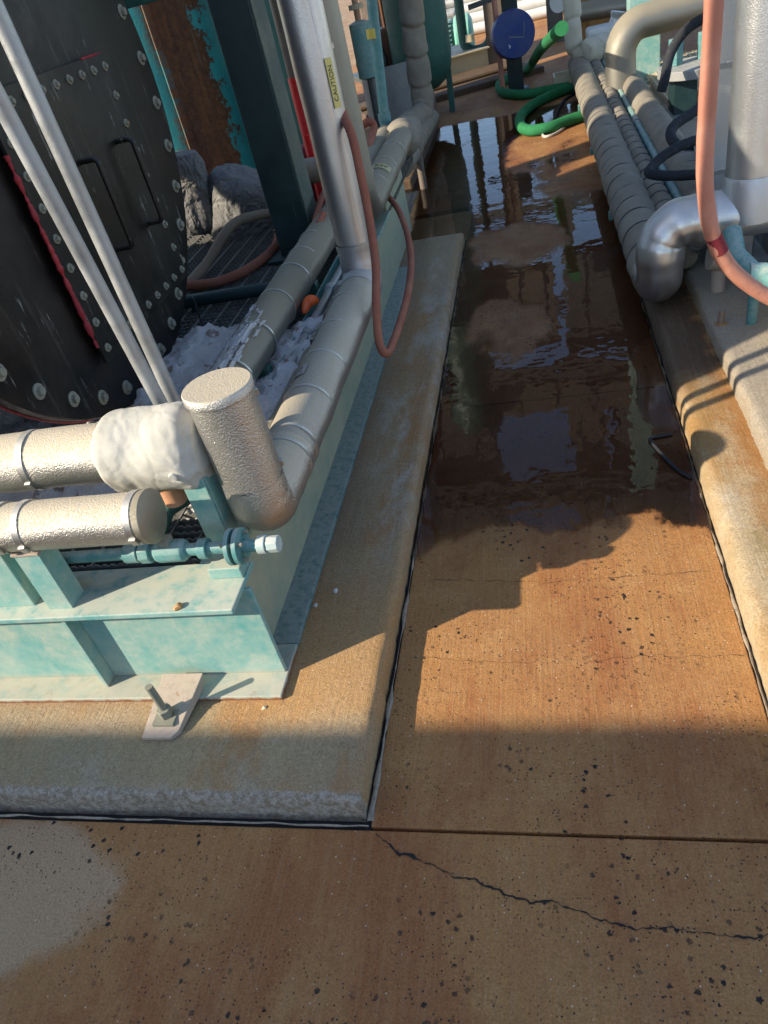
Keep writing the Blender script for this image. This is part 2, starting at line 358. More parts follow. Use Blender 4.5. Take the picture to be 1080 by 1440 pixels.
def jacket(name, tint=(.60, .585, .55), dustc=(.56, .48, .34), dusty=.8, emboss=1., rough=.33):
    """stucco-embossed aluminium cladding with settled beige dust"""
    g = N(name)
    a = g.noise(4, 6, .65); b = g.noise(26, 5, .7)
    em = g.math('ADD', g.noise(205, 3, .6, dist=.8), g.math('MULTIPLY', g.vor(220).outputs['Distance'], .4))
    up = g.ss(g.xyz(g.geo.outputs['Normal'])[2], -.3, .9)
    d = g.ss(g.math('ADD', g.math('MULTIPLY', up, .55), g.math('ADD', g.math('MULTIPLY', a, .55), g.math('MULTIPLY', b, .25))), .45, .98, .05, dusty)
    d2 = g.math('MULTIPLY', d, g.ss(em, .45, .85, .62, 1.12), clamp=True)
    col = g.mix(d2, tint, dustc)
    col = g.mix(g.ss(g.noise(9, 5, .7, (1, 1, .5)), .6, .78, 0, .28), col, (.28, .19, .10))
    met = g.math('SUBTRACT', .95, g.math('MULTIPLY', d2, .85))
    rg = g.math('ADD', rough, g.math('MULTIPLY', d2, .45))
    hh = g.math('ADD', em, g.math('MULTIPLY', b, .8))
    return g.done(col, rg, met, g.bump(hh, .55 * emboss, .0032))
M['jacket'] = jacket('embossed_aluminium', (.50, .48, .44), (.40, .335, .23), .8)
M['jacket_dust'] = jacket('dusty_aluminium', (.56, .53, .48), (.50, .42, .29), .98, 1.1)
M['jacket_plain'] = jacket('plain_aluminium', (.55, .55, .56), (.42, .37, .28), .6, .45, .36)
M['jacket_clean'] = jacket('bright_aluminium', (.68, .68, .67), (.5, .46, .38), .45, .5, .30)
M['jacket_riser'] = jacket('riser_aluminium', (.58, .575, .57), (.46, .38, .26), .42, .5, .30)
M['jacket_dent'] = jacket('dented_aluminium', (.60, .59, .58), (.44, .36, .25), .38, .15, .26)
M['band'] = jacket('banding_steel', (.55, .55, .53), (.48, .42, .32), .55, .1, .28)
M['dull'] = jacket('dull_cladding', (.30, .28, .23), (.27, .23, .155), .98, .35, .5)

def cloth(name, c0, c1, dirt=(.3, .24, .16), sc=1., crease=.05, csc=1.):
    g = N(name); a = g.noise(6 * sc, 6, .65); b = g.noise(40 * sc, 4, .6); wv = g.noise(600, 2)
    col = g.mix(g.ss(a, .35, .7), c0, c1); col = g.mix(g.ss(b, .55, .8, 0, .45), col, dirt)
    wr_ = g.math('ABSOLUTE', g.math('SUBTRACT', g.noise(15 * csc, 3, .5, dist=.7), .5)); cr_ = g.math('ABSOLUTE', g.math('SUBTRACT', g.noise(34 * csc, 2, .5, dist=.5), .5))
    n1 = g.bump(g.math('ADD', g.ss(wr_, 0, .14), g.math('MULTIPLY', g.ss(cr_, 0, .14), .3)), crease, .014 / csc)
    return g.done(col, .85, nrm=g.bump(g.math('ADD', g.math('MULTIPLY', b, .8), g.math('MULTIPLY', wv, .35)), .4, .004, n1), spec=.25)
M['blanket'] = cloth('white_blanket_cloth', (.50, .475, .41), (.44, .41, .335), (.36, .30, .21), crease=.13, csc=.28)
M['grey_blanket'] = cloth('grey_blanket_cloth', (.15, .145, .14), (.20, .19, .175), (.18, .15, .12), crease=.5, csc=.45)
M['wrap'] = cloth('pipe_wrap_cloth', (.21, .18, .135), (.26, .225, .17), (.13, .10, .07))
M['wrap_white'] = cloth('pale_pipe_wrap', (.52, .48, .36), (.56, .52, .42), (.36, .3, .2))
M['hose_red'] = cloth('red_rubber', (.27, .09, .055), (.33, .13, .08), (.22, .14, .1))
M['hose_pink'] = cloth('faded_pink_rubber', (.46, .19, .125), (.54, .255, .175), (.30, .15, .10))
M['hose_brown'] = cloth('brown_rubber', (.24, .17, .11), (.28, .2, .13), (.3, .25, .18))
M['hose_black'] = cloth('black_rubber', (.02, .022, .025), (.035, .036, .038), (.14, .13, .11))
M['hose_green'] = cloth('green_rubber', (.02, .15, .05), (.03, .19, .07), (.04, .12, .06))
M['cable_white'] = cloth('white_cable', (.5, .45, .36), (.55, .5, .4))
def salt():
    g = N('white_salt'); a = g.noise(7, 6, .7); b = g.noise(45, 5, .7)
    col = g.mix(g.ss(a, .3, .7), (.66, .64, .62), (.58, .52, .46)); col = g.mix(g.ss(g.noise(16, 5, .7), .56, .66, 0, .85), col, (.22, .14, .085))
    return g.done(col, .9, nrm=g.bump(g.math('ADD', b, g.noise(120, 4, .7)), .8, .012), spec=.2)
M['salt'] = salt()
M['plate_txt'] = N('label_ink').done((.02, .02, .02), .6)
M['label_y'] = N('yellow_label_film').done((.62, .52, .16), .5)
M['label_c'] = N('cream_label_film').done((.42, .36, .18), .6)
M['ink_b'] = N('brown_label_ink').done((.10, .075, .03), .6)

# ------------------------------------------------------------------ the setting: ground, slabs, pads
def sheet(x0, x1, y0, y1, z, n=1):
    m = MB(); return m.add([(x0, y0, z), (x1, y0, z), (x1, y1, z), (x0, y1, z)], [(0, 1, 2, 3)])
struct(sheet(-400, 400, -400, 400, -.03).build('ground', M['ground'], smooth=0))
def slab(x0, x1, y0, y1, name='walkway'):
    m = MB().box(x0, x1, y0, y1, -.12, 0.0)
    return struct(m.build(name, M['walk'], smooth=0, bevel=.0035))
JY = .857
slab(-6, 5, -4, JY - .004); slab(-.5, .423, JY + .004, 2.742); slab(-.5, .423, 2.750, 5.6); slab(-3.2, .423, 5.606, 9.2); slab(-3.2, 4.5, 9.206, 17)
struct(MB().add(*(lambda P: ([p for p in P], [(0, 1, 2, 3)]))([(-1.35, 1.62, .0045), (.43, 1.62, .0045), (.43, 9.1, .0045), (-1.35, 9.1, .0045)])).build('puddle', M['water'], smooth=0), 'shallow rain puddle lying along the walkway')
# crack ribbons, irregular in width
def crack(pts, wd, name='crack', seed=0, step=.012):
    rnd = random.Random(seed); P = dense([px(*p, Z=0) for p in pts], step); m = MB(); vs = []; fs = []
    for i, p in enumerate(P):
        d = (P[min(i + 1, len(P) - 1)] - P[max(i - 1, 0)]).normalized(); s = Vector((-d.y, d.x, 0))
        j = s * (nz(p, 26, seed) * .009 + nz(p, 90, seed) * .005 + nz(p, 230, seed) * .002); ww = wd * (.12 + 1.6 * abs(nz(p, 55, seed + 3)) + 1.2 * max(0, nz(p, 11, seed + 5)))
        vs += [(p + j + s * ww), (p + j - s * ww)]
        if i: k = 2 * i; fs.append((k - 2, k - 1, k + 1, k))
    vs = [Vector((v.x, v.y, .0016)) for v in vs]
    m.add(vs, fs); return struct(m.build(name, M['crack'], smooth=0))
crack([(530, 1172), (560, 1200), (600, 1215), (640, 1230), (690, 1248), (750, 1270), (780, 1270), (850, 1297), (900, 1307), (980, 1308), (1030, 1320), (1090, 1314)], .0030, seed=1, step=.006)
crack([(606, 815), (680, 817), (760, 818), (860, 812), (930, 808), (1000, 802)], .0010, seed=2)
crack([(840, 930), (900, 922), (960, 925), (1010, 924), (1050, 921)], .0010, seed=4)
crack([(585, 925), (700, 932), (840, 930)], .0006, seed=6)

def plinth(name, rect, z0, z1, bev, mat, rough=.004):
    """a cast concrete block with a worn chamfered edge"""
    x0, x1, y0, y1 = rect; vs = []; m = MB()
    prof = [(0, z0), (0, z1 - bev), (bev * .35, z1 - bev * .3), (bev, z1), (bev * 1.8, z1 + .0006)]
    nx, ny = int((x1 - x0) / .03), int((y1 - y0) / .03); rc = .03
    for k, (ins, z) in enumerate(prof):
        a0, a1, b0, b1 = x0 + ins, x1 - ins, y0 + ins, y1 - ins
        loop = [(a0 + (a1 - a0) * i / nx, b0) for i in range(nx)] + [(a1, b0 + (b1 - b0) * i / ny) for i in range(ny)]
        loop += [(a1 - (a1 - a0) * i / nx, b1) for i in range(nx)] + [(a0, b1 - (b1 - b0) * i / ny) for i in range(ny)]
        for i, (x, y) in enumerate(loop):
            chip = nz((x, y, z), 30) * rough + max(0, nz((x, y, z), 9)) * rough * 1.8 + max(0, nz((x, y, 7), 22) - .25) * rough * 4
            chip = min(max(chip, 0), bev * .6) if 0 < k < 4 else max(min(nz((x, y, 1), 30) * rough, .003), -.003)
            cx = 1 if x <= a0 + 1e-6 else -1 if x >= a1 - 1e-6 else 0; cy = 1 if y <= b0 + 1e-6 else -1 if y >= b1 - 1e-6 else 0
            vs.append((x + cx * chip, y + cy * chip, z - (abs(nz((x, y, 3), 14)) * rough * .6 if k in (2, 3) else 0)))
    n = len(loop)
    fs = [(k * n + i, k * n + (i + 1) % n, (k + 1) * n + (i + 1) % n, (k + 1) * n + i) for k in range(len(prof) - 1) for i in range(n)]
    fs.append(tuple((len(prof) - 1) * n + i for i in range(n)))
    m.add(vs, fs); return struct(m.build(name, mat, smooth=50))
PZ = .07
plinth('concrete_pad', (-6, -.515, .885, 4.85), -.1, PZ, .022, M['pad'])
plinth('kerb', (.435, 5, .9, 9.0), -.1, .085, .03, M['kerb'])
plinth('upper_plinth', (.615, 5, 1.98, 8.95), .08, .15, .02, M['plinth'])
# sealant squeezed into the joints at the pad and kerb
def sealant(path, wd, z, seed):
    m = MB(); P = dense(path, .02); vs = []; fs = []
    for i, p in enumerate(P):
        d = (P[min(i + 1, len(P) - 1)] - P[max(i - 1, 0)]).normalized(); s = Vector((-d.y, d.x, 0))
        j = s * nz(p, 14, seed) * .004; w1 = wd * max(.05, .42 + nz(p, 9, seed + 2) * .8 + nz(p, 31, seed + 4) * .5); h = z + nz(p, 20, seed) * .002
        for a, b in ((-1, 0), (-.5, .003), (.4, .0035), (1, 0)): vs.append(p + j + s * w1 * a + Vector((0, 0, h + b)))
        if i:
            k = 4 * i
            for q in range(3): fs.append((k - 4 + q, k - 3 + q, k + 1 + q, k + q))
    m.add(vs, fs); return struct(m.build('joint_sealant', M['joint'], smooth=60))
sealant([Vector((-.503, .874, 0)), Vector((-.503, 4.84, 0))], .008, .0, 1)
sealant([Vector((-4, .862, 0)), Vector((-.505, .862, 0))], .005, -.001, 3)
sealant([Vector((.427, .9, 0)), Vector((.427, 6.5, 0))], .007, .0, 5)
struct(MB().box(-6, -.497, .853, .884, -.11, -.022).build('joint_gap', M['crack'], smooth=0))
struct(MB().box(-.517, -.5, .853, 4.9, -.111, -.008).build('joint_gap', M['crack'], smooth=0))
struct(MB().box(.42, .437, .853, 9, -.112, -.006).build('joint_gap', M['crack'], smooth=0))

# ------------------------------------------------------------------ left: the teal skid and what stands on it
SKZ = .423
sk = thing('equipment_skid', 'weathered teal steel skid base of wide flanged beams on the concrete pad', 'skid base', (-2, 1.2, PZ))
fb = MB().box(-4, -.79, 1.256, 1.270, PZ + .018, SKZ - .016).build('front_beam', M['teal'], sk, 0, .002)
MB().box(-4, -.782, 1.173, 1.36, PZ + .001, PZ + .018).build('bottom_flange', M['teal'], fb, 0, .003)
MB().box(-4, -.806, 1.173, 1.352, SKZ - .016, SKZ).build('top_flange', M['teal'], fb, 0, .003)
for x in (-1.335, -1.95, -2.6):
    MB().add([(x - .006, 1.213, PZ + .02), (x + .006, 1.213, PZ + .02), (x + .006, 1.255, PZ + .02), (x - .006, 1.255, PZ + .02),
              (x - .006, 1.213, SKZ - .018), (x + .006, 1.213, SKZ - .018), (x + .006, 1.255, SKZ - .018), (x - .006, 1.255, SKZ - .018)],
             [(0, 3, 2, 1), (4, 5, 6, 7), (0, 1, 5, 4), (2, 3, 7, 6), (0, 4, 7, 3), (1, 2, 6, 5)]).build('stiffener', M['teal'], fb, 0, .001)
sb = MB().box(-.879, -.865, 1.270, 4.32, PZ + .018, SKZ - .01).build('side_beam', M['teal_dusty'], sk, 0, .002)
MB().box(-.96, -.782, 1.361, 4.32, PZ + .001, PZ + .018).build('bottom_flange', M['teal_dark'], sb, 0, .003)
MB().box(-.96, -.852, 1.353, 4.32, SKZ - .015, SKZ).build('top_flange', M['teal'], sb, 0, .003)
for y in (2.3, 3.3):
    MB().box(-4, -.88, y, y + .08, .2, .383).build('cross_beam', M['green2'], sk, 0, .002)
# anchor bracket with a tilted stud
T_ = .034
ab = MB().add([(-1.150, 1.045, PZ + .002), (-1.065, 1.045, PZ + .002), (-1.045, 1.065, PZ + .002), (-1.02, 1.2, PZ + .02), (-1.145, 1.2, PZ + .02),
               (-1.150, 1.045, PZ + .014), (-1.065, 1.045, PZ + .014), (-1.045, 1.065, PZ + .018), (-1.02, 1.23, PZ + .02 + T_), (-1.145, 1.23, PZ + .02 + T_)],
              [(4, 3, 2, 1, 0), (5, 6, 7, 8, 9), (0, 1, 6, 5), (1, 2, 7, 6), (2, 3, 8, 7), (3, 4, 9, 8), (4, 0, 5, 9)]).build('anchor_bracket', M['bracket'], sk, 0, .002)
b0 = Vector((-1.092, 1.108, PZ + .026)); up = Vector((-.02, -.01, 1)).normalized()
MB().box(-1.125, -1.062, 1.075, 1.14, PZ + .019, PZ + .031).build('washer_plate', M['bolt'], ab, 0, .001)
MB().tube([b0 + up * .006, b0 + up * .032], .021, 6).build('nut', M['bolt'], ab, 0, .002)
MB().tube(dense([b0 + up * .03, b0 + up * .125], .003), .0105, 16, fn=lambda L, a, p: 1 + .05 * math.sin(L * 2100 + a)).build('stud', M['bolt'], ab)

# floor grating: serrated bearing bars with cross rods
gr = thing('floor_grating', 'serrated steel floor grating covering the teal skid', 'grating', (-2, 3, SKZ - .04))
m = MB(); vs = []; fs = []; x = 0; L = 3.05; k = 0
top = []
while x < L: top += [(x, 0), (x + .012, 0), (x + .016, -.006), (x + .021, -.006)]; x += .025
for (a, b) in top: vs += [(a, -.0025, b), (a, .0025, b), (a, -.0025, -.035), (a, .0025, -.035)]
for i in range(len(top) - 1):
    o = 4 * i; fs += [(o, o + 4, o + 5, o + 1), (o, o + 2, o + 6, o + 4), (o + 1, o + 5, o + 7, o + 3)]
bar0 = None; y = 1.372
while y < 5.6:
    if bar0 is None:
        m.add(vs, fs); me = m
        o = bpy.data.objects.new('bearing_bar', bpy.data.meshes.new('bearing_bar')); o.data.from_pydata(vs, [], fs); o.data.materials.append(M['grate']); C.objects.link(o)
        o.parent = gr; bar0 = o; ROOT[o.name] = ROOT[gr.name]; o.location = Vector((-3.94, y, SKZ)) - ROOT[gr.name]
    else: share(bar0, gr, (-3.94, y, SKZ))
    y += .030 if y < 2.2 else .042
rod = None; x = -3.9
while x < -.92:
    if rod is None:
        rod = MB().box(-.003, .003, 0, 4.2, -.007, .0).build('cross_rod', M['grate'], None, 0); rod.parent = gr; rod.location = Vector((x, 1.37, SKZ + .001)) - ROOT[gr.name]; ROOT[rod.name] = ROOT[gr.name]
    else: share(rod, gr, (x, 1.37, SKZ + .001))
    x += .1
# drain pan under the grating keeps the skid dark below
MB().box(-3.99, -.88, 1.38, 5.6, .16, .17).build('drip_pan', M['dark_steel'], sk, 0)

# salt crust
def salt_bed():
    m = MB(); vs = []; fs = []; nx, ny = 170, 150; x0, x1, y0, y1 = -2.9, -.885, 1.47, 3.3
    for j in range(ny + 1):
        for i in range(nx + 1):
            x = x0 + (x1 - x0) * i / nx; y = y0 + (y1 - y0) * j / ny
            h = .055 * nz((x, y, 1), 3.0) + .035 * nz((x, y, 2), 9) + .02 * nz((x, y, 3), 28) + .012 * nz((x, y, 5), 70)
            e = min(1, (y - y0) / .25) * min(1, max(0, (2.92 + .2 * nz((x, 0, 4), 3) + .3 * max(0, x + 1.05) - y) / .25))
            e2 = math.exp(-((x + 1.33) / .22) ** 2 - ((y - 2.6) / .24) ** 2) * .07
            vs.append((x, y, SKZ - .055 + (.112 + h * 1.1 + e2) * max(0, e)))
    for j in range(ny):
        for i in range(nx): a = j * (nx + 1) + i; fs.append((a, a + 1, a + nx + 2, a + nx + 1))
    m.add(vs, fs); return m.build('salt_crust', M['salt'], smooth=80)
def salt_patch(parent):
    m = MB(); vs = []; fs = []; ny, na = 60, 30
    for j in range(ny + 1):
        for i in range(na + 1):
            y = 1.98 + .62 * j / ny; a = math.radians(50 + 125 * i / na); r = .079 + .012 * max(0, nz((y, a, 1), 9)) + .006 * nz((y * 3, a, 2), 16)
            vs.append((X2 + r * math.cos(a), y, Z2 + r * math.sin(a)))
    for j in range(ny):
        for i in range(na):
            y = 1.98 + .62 * j / ny; a = 50 + 125 * i / na
            if nz((y * 1.2, a * .02, 5), 4) + .5 * nz((y, a * .012, 9), 17) + (a - 92) * .012 + .3 - max(0, y - 2.35) * 2.2 > 0: k = j * (na + 1) + i; fs.append((k, k + na + 1, k + na + 2, k + 1))
    m.add(vs, fs); return m.build('salt_patch', M['salt'], parent, 80)
tag(salt_bed(), 'lumpy white salt crust caked over the grating under the pipes', 'salt', kind='stuff')

def bands(root, pts, r, wd=.016, mat='band', clip=True):
    for p, d in pts:
        p, d = Vector(p), Vector(d).normalized()
        b = MB().ring(p, d, r, wd, .003).build('band', M[mat], root)
        if clip:
            s = d.cross(Vector((.3, -.4, 1))).normalized(); q = p + s * (r + .004) + Vector((0, 0, 0)); t = d.cross(s)
            MB().beam(q - t * .012, q + t * .012, .018, .008, s).build('clasp', M['band'], b, 0, .001)

def shell(path, r, n=32, lump=.006, seed=0, step=.02):
    P = dense(path, step)
    return MB().tube(P, r, n, fn=lambda L, a, p: 1 + lump / r * (nz((L * 5, math.cos(a) * 1.2, math.sin(a) * 1.2), 1, seed)))
# the main insulated line: capped stub, run along the skid edge, riser
PX, PZ2, PR = -.782, .502, .081
ml = thing('insulated_pipe_line', 'large silver clad pipe with dusty capped end, elbows along skid edge and tall riser', 'pipe', (PX, 1.47, SKZ))
pth = fillet([(PX, 1.47, .87), (PX, 1.47, PZ2), (PX + .013, 3.03, PZ2)], .16, 10)
stub = shell([(PX, 1.47, .850), (PX, 1.47, .60)], PR, lump=.003, seed=1).build('capped_stub', M['jacket_dust'], ml)
MB().tube([(PX, 1.47, .850), (PX, 1.47, .854), (PX, 1.47, .873), (PX, 1.47, .877), (PX, 1.47, .877)], [PR + .001, PR + .006, PR + .006, PR + .003, .0005], 40).build('end_cap', M['jacket_dust'], stub)
bands(ml, [((PX, 1.47, .823), (0, 0, 1)), ((PX, 1.47, .612), (0, 0, 1))], PR, .03)
el = fillet([(PX, 1.47, .605), (PX, 1.47, PZ2), (PX + .002, 1.72, PZ2)], .125, 14)
MB().tube(dense(el, .012), PR + .001, 36, False, fn=lambda L, a, p: 1 + .03 * (L > .0) * (math.floor(L / .062) % 2) * .5 + .02 * nz(p, 22)).build('elbow', M['jacket_dust'], ml, 30)
run = shell([(PX + .002, 1.70, PZ2), (PX + .013, 2.90, PZ2)], PR, lump=.004, seed=4).build('pipe_run', M['jacket'], ml)
bands(ml, [((PX + .004, y, PZ2), (0, 1, 0)) for y in (1.685, 1.76, 1.99, 2.23, 2.47, 2.72)], PR, .012, clip=False)
RX, RY = PX + .013, 3.03
el = fillet([(RX, 2.88, PZ2), (RX, RY, PZ2), (RX, RY, .68)], .12, 14)
MB().tube(dense(el, .012), PR + .002, 36, False, fn=lambda L, a, p: 1 + .03 * (math.floor(L / .055) % 2) * .5 + .05 * nz(p, 16)).build('elbow', M['jacket_plain'], ml, 30)
ris = shell([(RX, RY, .66), (RX, RY, 4.2)], PR - .003, lump=.003, seed=8, step=.04).build('riser', M['jacket_riser'], ml)
bands(ml, [((RX, RY, z), (0, 0, 1)) for z in (.70, .83, 1.04, 1.36, 1.7, 2.1)], PR - .003, .012)
# lap seam of the cladding
MB().beam((RX + PR * .62, RY - PR * .72, .7), (RX + PR * .62, RY - PR * .72, 4.1), .010, .004, (.62, -.72, 0)).build('lap_seam', M['jacket_plain'], ris, 0)

def text_mesh(txt, size, mat, parent, place, name='lettering', fn=None):
    cu = bpy.data.curves.new('t', 'FONT'); cu.body = txt; cu.size = size; cu.align_x = 'CENTER'; cu.align_y = 'CENTER'; cu.extrude = .0003
    to = bpy.data.objects.new('t', cu); C.objects.link(to); dg = bpy.context.evaluated_depsgraph_get(); dg.update()
    me = bpy.data.meshes.new_from_object(to.evaluated_get(dg)); bpy.data.objects.remove(to); bpy.data.curves.remove(cu)
    me.materials.clear(); me.materials.append(M[mat]); off = ROOT[parent.name]
    for v in me.vertices: v.co = place(v.co) - off
    o = bpy.data.objects.new(name, me); C.objects.link(o); o.parent = parent; ROOT[o.name] = off; return o
def wrap_z(cx, cy, cz, r, a0):      # text running up a riser: u along z, v round the pipe
    def f(c):
        a = a0 - c.y / r; rr = r + c.z
        return Vector((cx + rr * math.cos(a), cy + rr * math.sin(a), cz + c.x))
    return f
def wrap_y(cx, cy, cz, r, a0, flip=1):
    def f(c):
        a = a0 - flip * c.x / r; rr = r + c.z
        return Vector((cx + rr * math.cos(a), cy + flip * c.y, cz + rr * math.sin(a)))
    return f
def curved_label(fn, w2, h2, mat, parent, name='label'):
    m = MB(); vs = []; fs = []; K = 10
    for i in range(K + 1):
        for j in range(K + 1): vs.append(fn(Vector((-w2 + 2 * w2 * i / K, -h2 + 2 * h2 * j / K, .0))))
    for i in range(K):
        for j in range(K): a = i * (K + 1) + j; fs.append((a, a + K + 1, a + K + 2, a + 1))
    m.add(vs, fs); return m.build(name, M[mat], parent)
ang = math.radians(-38); rr_ = PR + .004
lab = curved_label(wrap_z(RX, RY, 1.255, rr_, ang), .080, .0155, 'label_y', ris, 'caution_label')
text_mesh('CAUTION', .026, 'plate_txt', lab, wrap_z(RX, RY, 1.255, rr_ + .001, ang))
lb2 = curved_label(wrap_y(PX + .006, 2.10, PZ2, PR + .0045, math.radians(118)), .03, .035, 'jacket_plain', run, 'worn_label')
for (u, v, a, b) in ((-.018, .012, .004, .009), (-.004, .01, .003, .008), (.008, .012, .005, .007), (-.012, -.012, .006, .004), (.012, -.014, .007, .003)):
    curved_label((lambda u=u, v=v: (lambda c: wrap_y(PX + .006, 2.10, PZ2, PR + .0055, math.radians(118))(Vector((c.x + u, c.y + v, 0)))))(), a, b, 'ink_b', lb2, 'worn_mark')

# upper header with its blanket, on the teal post
UY, UZ = 1.472, .722
uh = thing('header_pipe', 'dusty embossed silver header pipe ending in a white valve blanket', 'pipe', (-1.5, UY, SKZ))
shell([(-3.9, UY, UZ), (-1.12, UY, UZ)], .079, lump=.004, seed=11, step=.03).build('pipe_shell', M['jacket_dust'], uh)
bands(uh, [((x, UY, UZ), (1, 0, 0)) for x in (-1.36, -1.95, -2.5)], .079, .02)
# teal post carrying the header
tp = thing('pipe_post', 'short teal angle post standing under the white valve blanket', 'support', (-.915, 1.42, SKZ))
a, b = Vector((-.905, 1.40, SKZ)), Vector((-.905, 1.40, .66))
MB().beam(a, b, .062, .008, (0, 1, 0)).build('leg', M['teal'], tp, 0, .002)
MB().box(-.879, -.871, 1.405, 1.465, SKZ, .66).build('web', M['teal'], tp, 0, .002)
MB().box(-.965, -.86, 1.37, 1.50, SKZ, SKZ + .01).build('foot_plate', M['teal'], tp, 0, .002)
# white blanket, gathered at both ends
def blanket(path, r, seed, amp=.012, n=72, pinch=True, step=.006):
    P = dense(path, step); T = sum((b - a).length for a, b in zip(P, P[1:]))
    def fn(L, a, p):
        t = L / T; e = 1.0
        if pinch: e = 1 - .30 * math.exp(-(t / .07) ** 2) - .26 * math.exp(-((1 - t) / .07) ** 2)
        fold = amp / r * (.55 * nz((t * 3.2, math.cos(a) * 1.1, math.sin(a) * 1.1), 1, seed) + .25 * nz((t * 1.6, math.cos(a) * 1.6, math.sin(a) * 1.6), 1.2, seed + 9))
        gath = .028 * (math.exp(-(t / .08) ** 2) + math.exp(-((1 - t) / .13) ** 2)) * math.sin(a * 11 + 3 * nz((t * 4, math.cos(a), math.sin(a)), 2, seed))
        w_ = abs(nz((t * 2.0 - a * .35, math.cos(a) * .8, math.sin(a) * .8), 1.5, seed + 4)); dent = -amp / r * .14 * math.exp(-(w_ / .09) ** 2)
        return e + fold + gath + dent
    return MB().tube(P, r, n, True, fn)
bl = blanket([(-1.145, UY, UZ), (-.868, UY, UZ - .006)], .112, 3, .016).build('valve_blanket', M['blanket'], uh, 70)
q = Vector((-.925, UY - .108, UZ - .022))
MB().tube([q, q + Vector((.002, -.012, 0))], [.013, .010], 16).build('button', M['blanket'], bl)
MB().tube([(-1.0, 1.44, .57), (-1.0, 1.44, .63)], .03, 20).build('valve_stem', M['brass'], uh)

# lower dead-end pipe with a flat end cap, on teal struts
LY, LZ = 1.245, .673
lp = thing('dead_end_pipe', 'embossed silver pipe with a flat round end cap above the skid edge', 'pipe', (-1.4, LY, SKZ))
shell([(-3.9, LY, LZ), (-.955, LY, LZ)], .0625, lump=.0025, seed=15, step=.03).build('pipe_shell', M['jacket_dust'], lp)
MB().tube([(-.962, LY, LZ), (-.952, LY, LZ), (-.944, LY, LZ), (-.942, LY, LZ), (-.942, LY, LZ)], [.064, .066, .066, .063, .0005], 40).build('end_cap', M['dull'], lp)
bands(lp, [((x, LY, LZ), (1, 0, 0)) for x in (-.975, -1.275, -1.345)], .0625, .018)
for i, (x, nm) in enumerate(((-1.305, 'teal channel strut under the dead end pipe, standing on the beam flange'),)):
    st = thing('pipe_strut', nm, 'support', (x, 1.23, SKZ))
    MB().box(x - .036, x + .036, 1.205, 1.212, SKZ, .612).build('channel_web', M['teal'], st, 0, .001)
    MB().box(x + .029, x + .036, 1.212, 1.27, SKZ, .612).build('channel_flange', M['teal'], st, 0, .001)
    MB().box(x - .036, x - .029, 1.212, 1.27, SKZ, .612).build('channel_flange', M['teal'], st, 0, .001)
    MB().box(x - .04, x + .04, 1.20, 1.275, .612, .619).build('saddle', M['bracket'], st, 0, .001)
gp = thing('gusset_post', 'wide teal plate post beside the channel strut at skid edge', 'support', (-1.6, 1.24, SKZ))
MB().box(-1.75, -1.395, 1.222, 1.232, SKZ, .61).build('plate', M['teal'], gp, 0, .002)
MB().box(-1.404, -1.395, 1.2325, 1.30, SKZ, .61).build('return_flange', M['teal'], gp, 0, .002)

# small teal drain line with unions, ball valve and flange
dy, dz = 1.305, .513
dl = thing('drain_line', 'thin teal drain pipe with unions, ball valve and flanged end above grating', 'pipe', (-1.2, dy, SKZ))
MB().cyl((-2.2, dy, dz), (-.70, dy, dz), .0165).build('pipe', M['teal_pipe'], dl)
for x0, x1, r, n in ((-1.115, -1.075, .026, 16), (-1.07, -1.04, .029, 8), (-.905, -.88, .027, 16), (-.745, -.722, .024, 16), (-.72, -.69, .022, 8)):
    MB().cyl((x0, dy, dz), (x1, dy, dz), r, n).build('union', M['teal_pipe'] if x0 < -.76 else M['pale_teal'], dl, 40, .002)
v = MB().tube([(-1.03, dy, dz), (-1.02, dy, dz), (-.95, dy, dz), (-.94, dy, dz)], [.022, .030, .030, .022], 10).build('ball_valve', M['teal_pipe'], dl, 40, .002)
MB().box(-1.0, -.975, dy - .018, dy + .018, dz + .026, dz + .042).build('valve_lever', M['bolt'], v, 0, .003)
for x in (-.815, -.793):
    f = MB().tube([(x - .006, dy, dz), (x - .006, dy, dz), (x + .006, dy, dz), (x + .006, dy, dz)], [.01, .047, .047, .01], 32, False).build('flange', M['teal_pipe'], dl, 40, .001)
for k in range(4):
    a = math.pi / 4 + k * math.pi / 2; y, z = dy + .034 * math.cos(a), dz + .034 * math.sin(a)
    MB().cyl((-.832, y, z), (-.774, y, z), .006, 6).build('flange_bolt', M['bolt'], dl, 0)
MB().box(-.90, -.81, 1.285, 1.345, SKZ + .0005, SKZ + .035).build('rest', M['teal'], dl, 0, .003)
MB().tube(fillet([(-1.0, 1.60, .50), (-1.08, 1.50, .50), (-1.10, 1.42, .46), (-1.10, dy, .513)], .04, 5), .02, 14).build('branch', M['green2'], dl)

# ---- black vessel with bolted round cover
VX, VY, VZ, VR = -1.5, 2.36, 1.40, .859
bv = thing('black_vessel', 'big black horizontal vessel with bolted round cover and inspection plate', 'vessel', (-2.5, VY, SKZ))
MB().tube([(-4.4, VY, VZ), (-1.56, VY, VZ)], .80, 72).build('drum', M['black'], bv)
cov = MB().tube([(-1.56, VY, VZ), (-1.556, VY, VZ), (-1.504, VY, VZ), (VX, VY, VZ), (VX, VY, VZ)], [.80, .926, .926, .922, .001], 96).build('cover_flange', M['black'], bv, 30)
def hexbolt(r, h):
    m = MB(); m.tube([(0, 0, 0), (.004, 0, 0), (.005, 0, 0)], [r * 1.75, r * 1.75, r * 1.6], 20); m.tube([(.005, 0, 0), (.005 + h * .85, 0, 0), (.005 + h, 0, 0)], [r, r, r * .85], 6); return m
bm0 = hexbolt(.0145, .013); hb = None; nb = 34
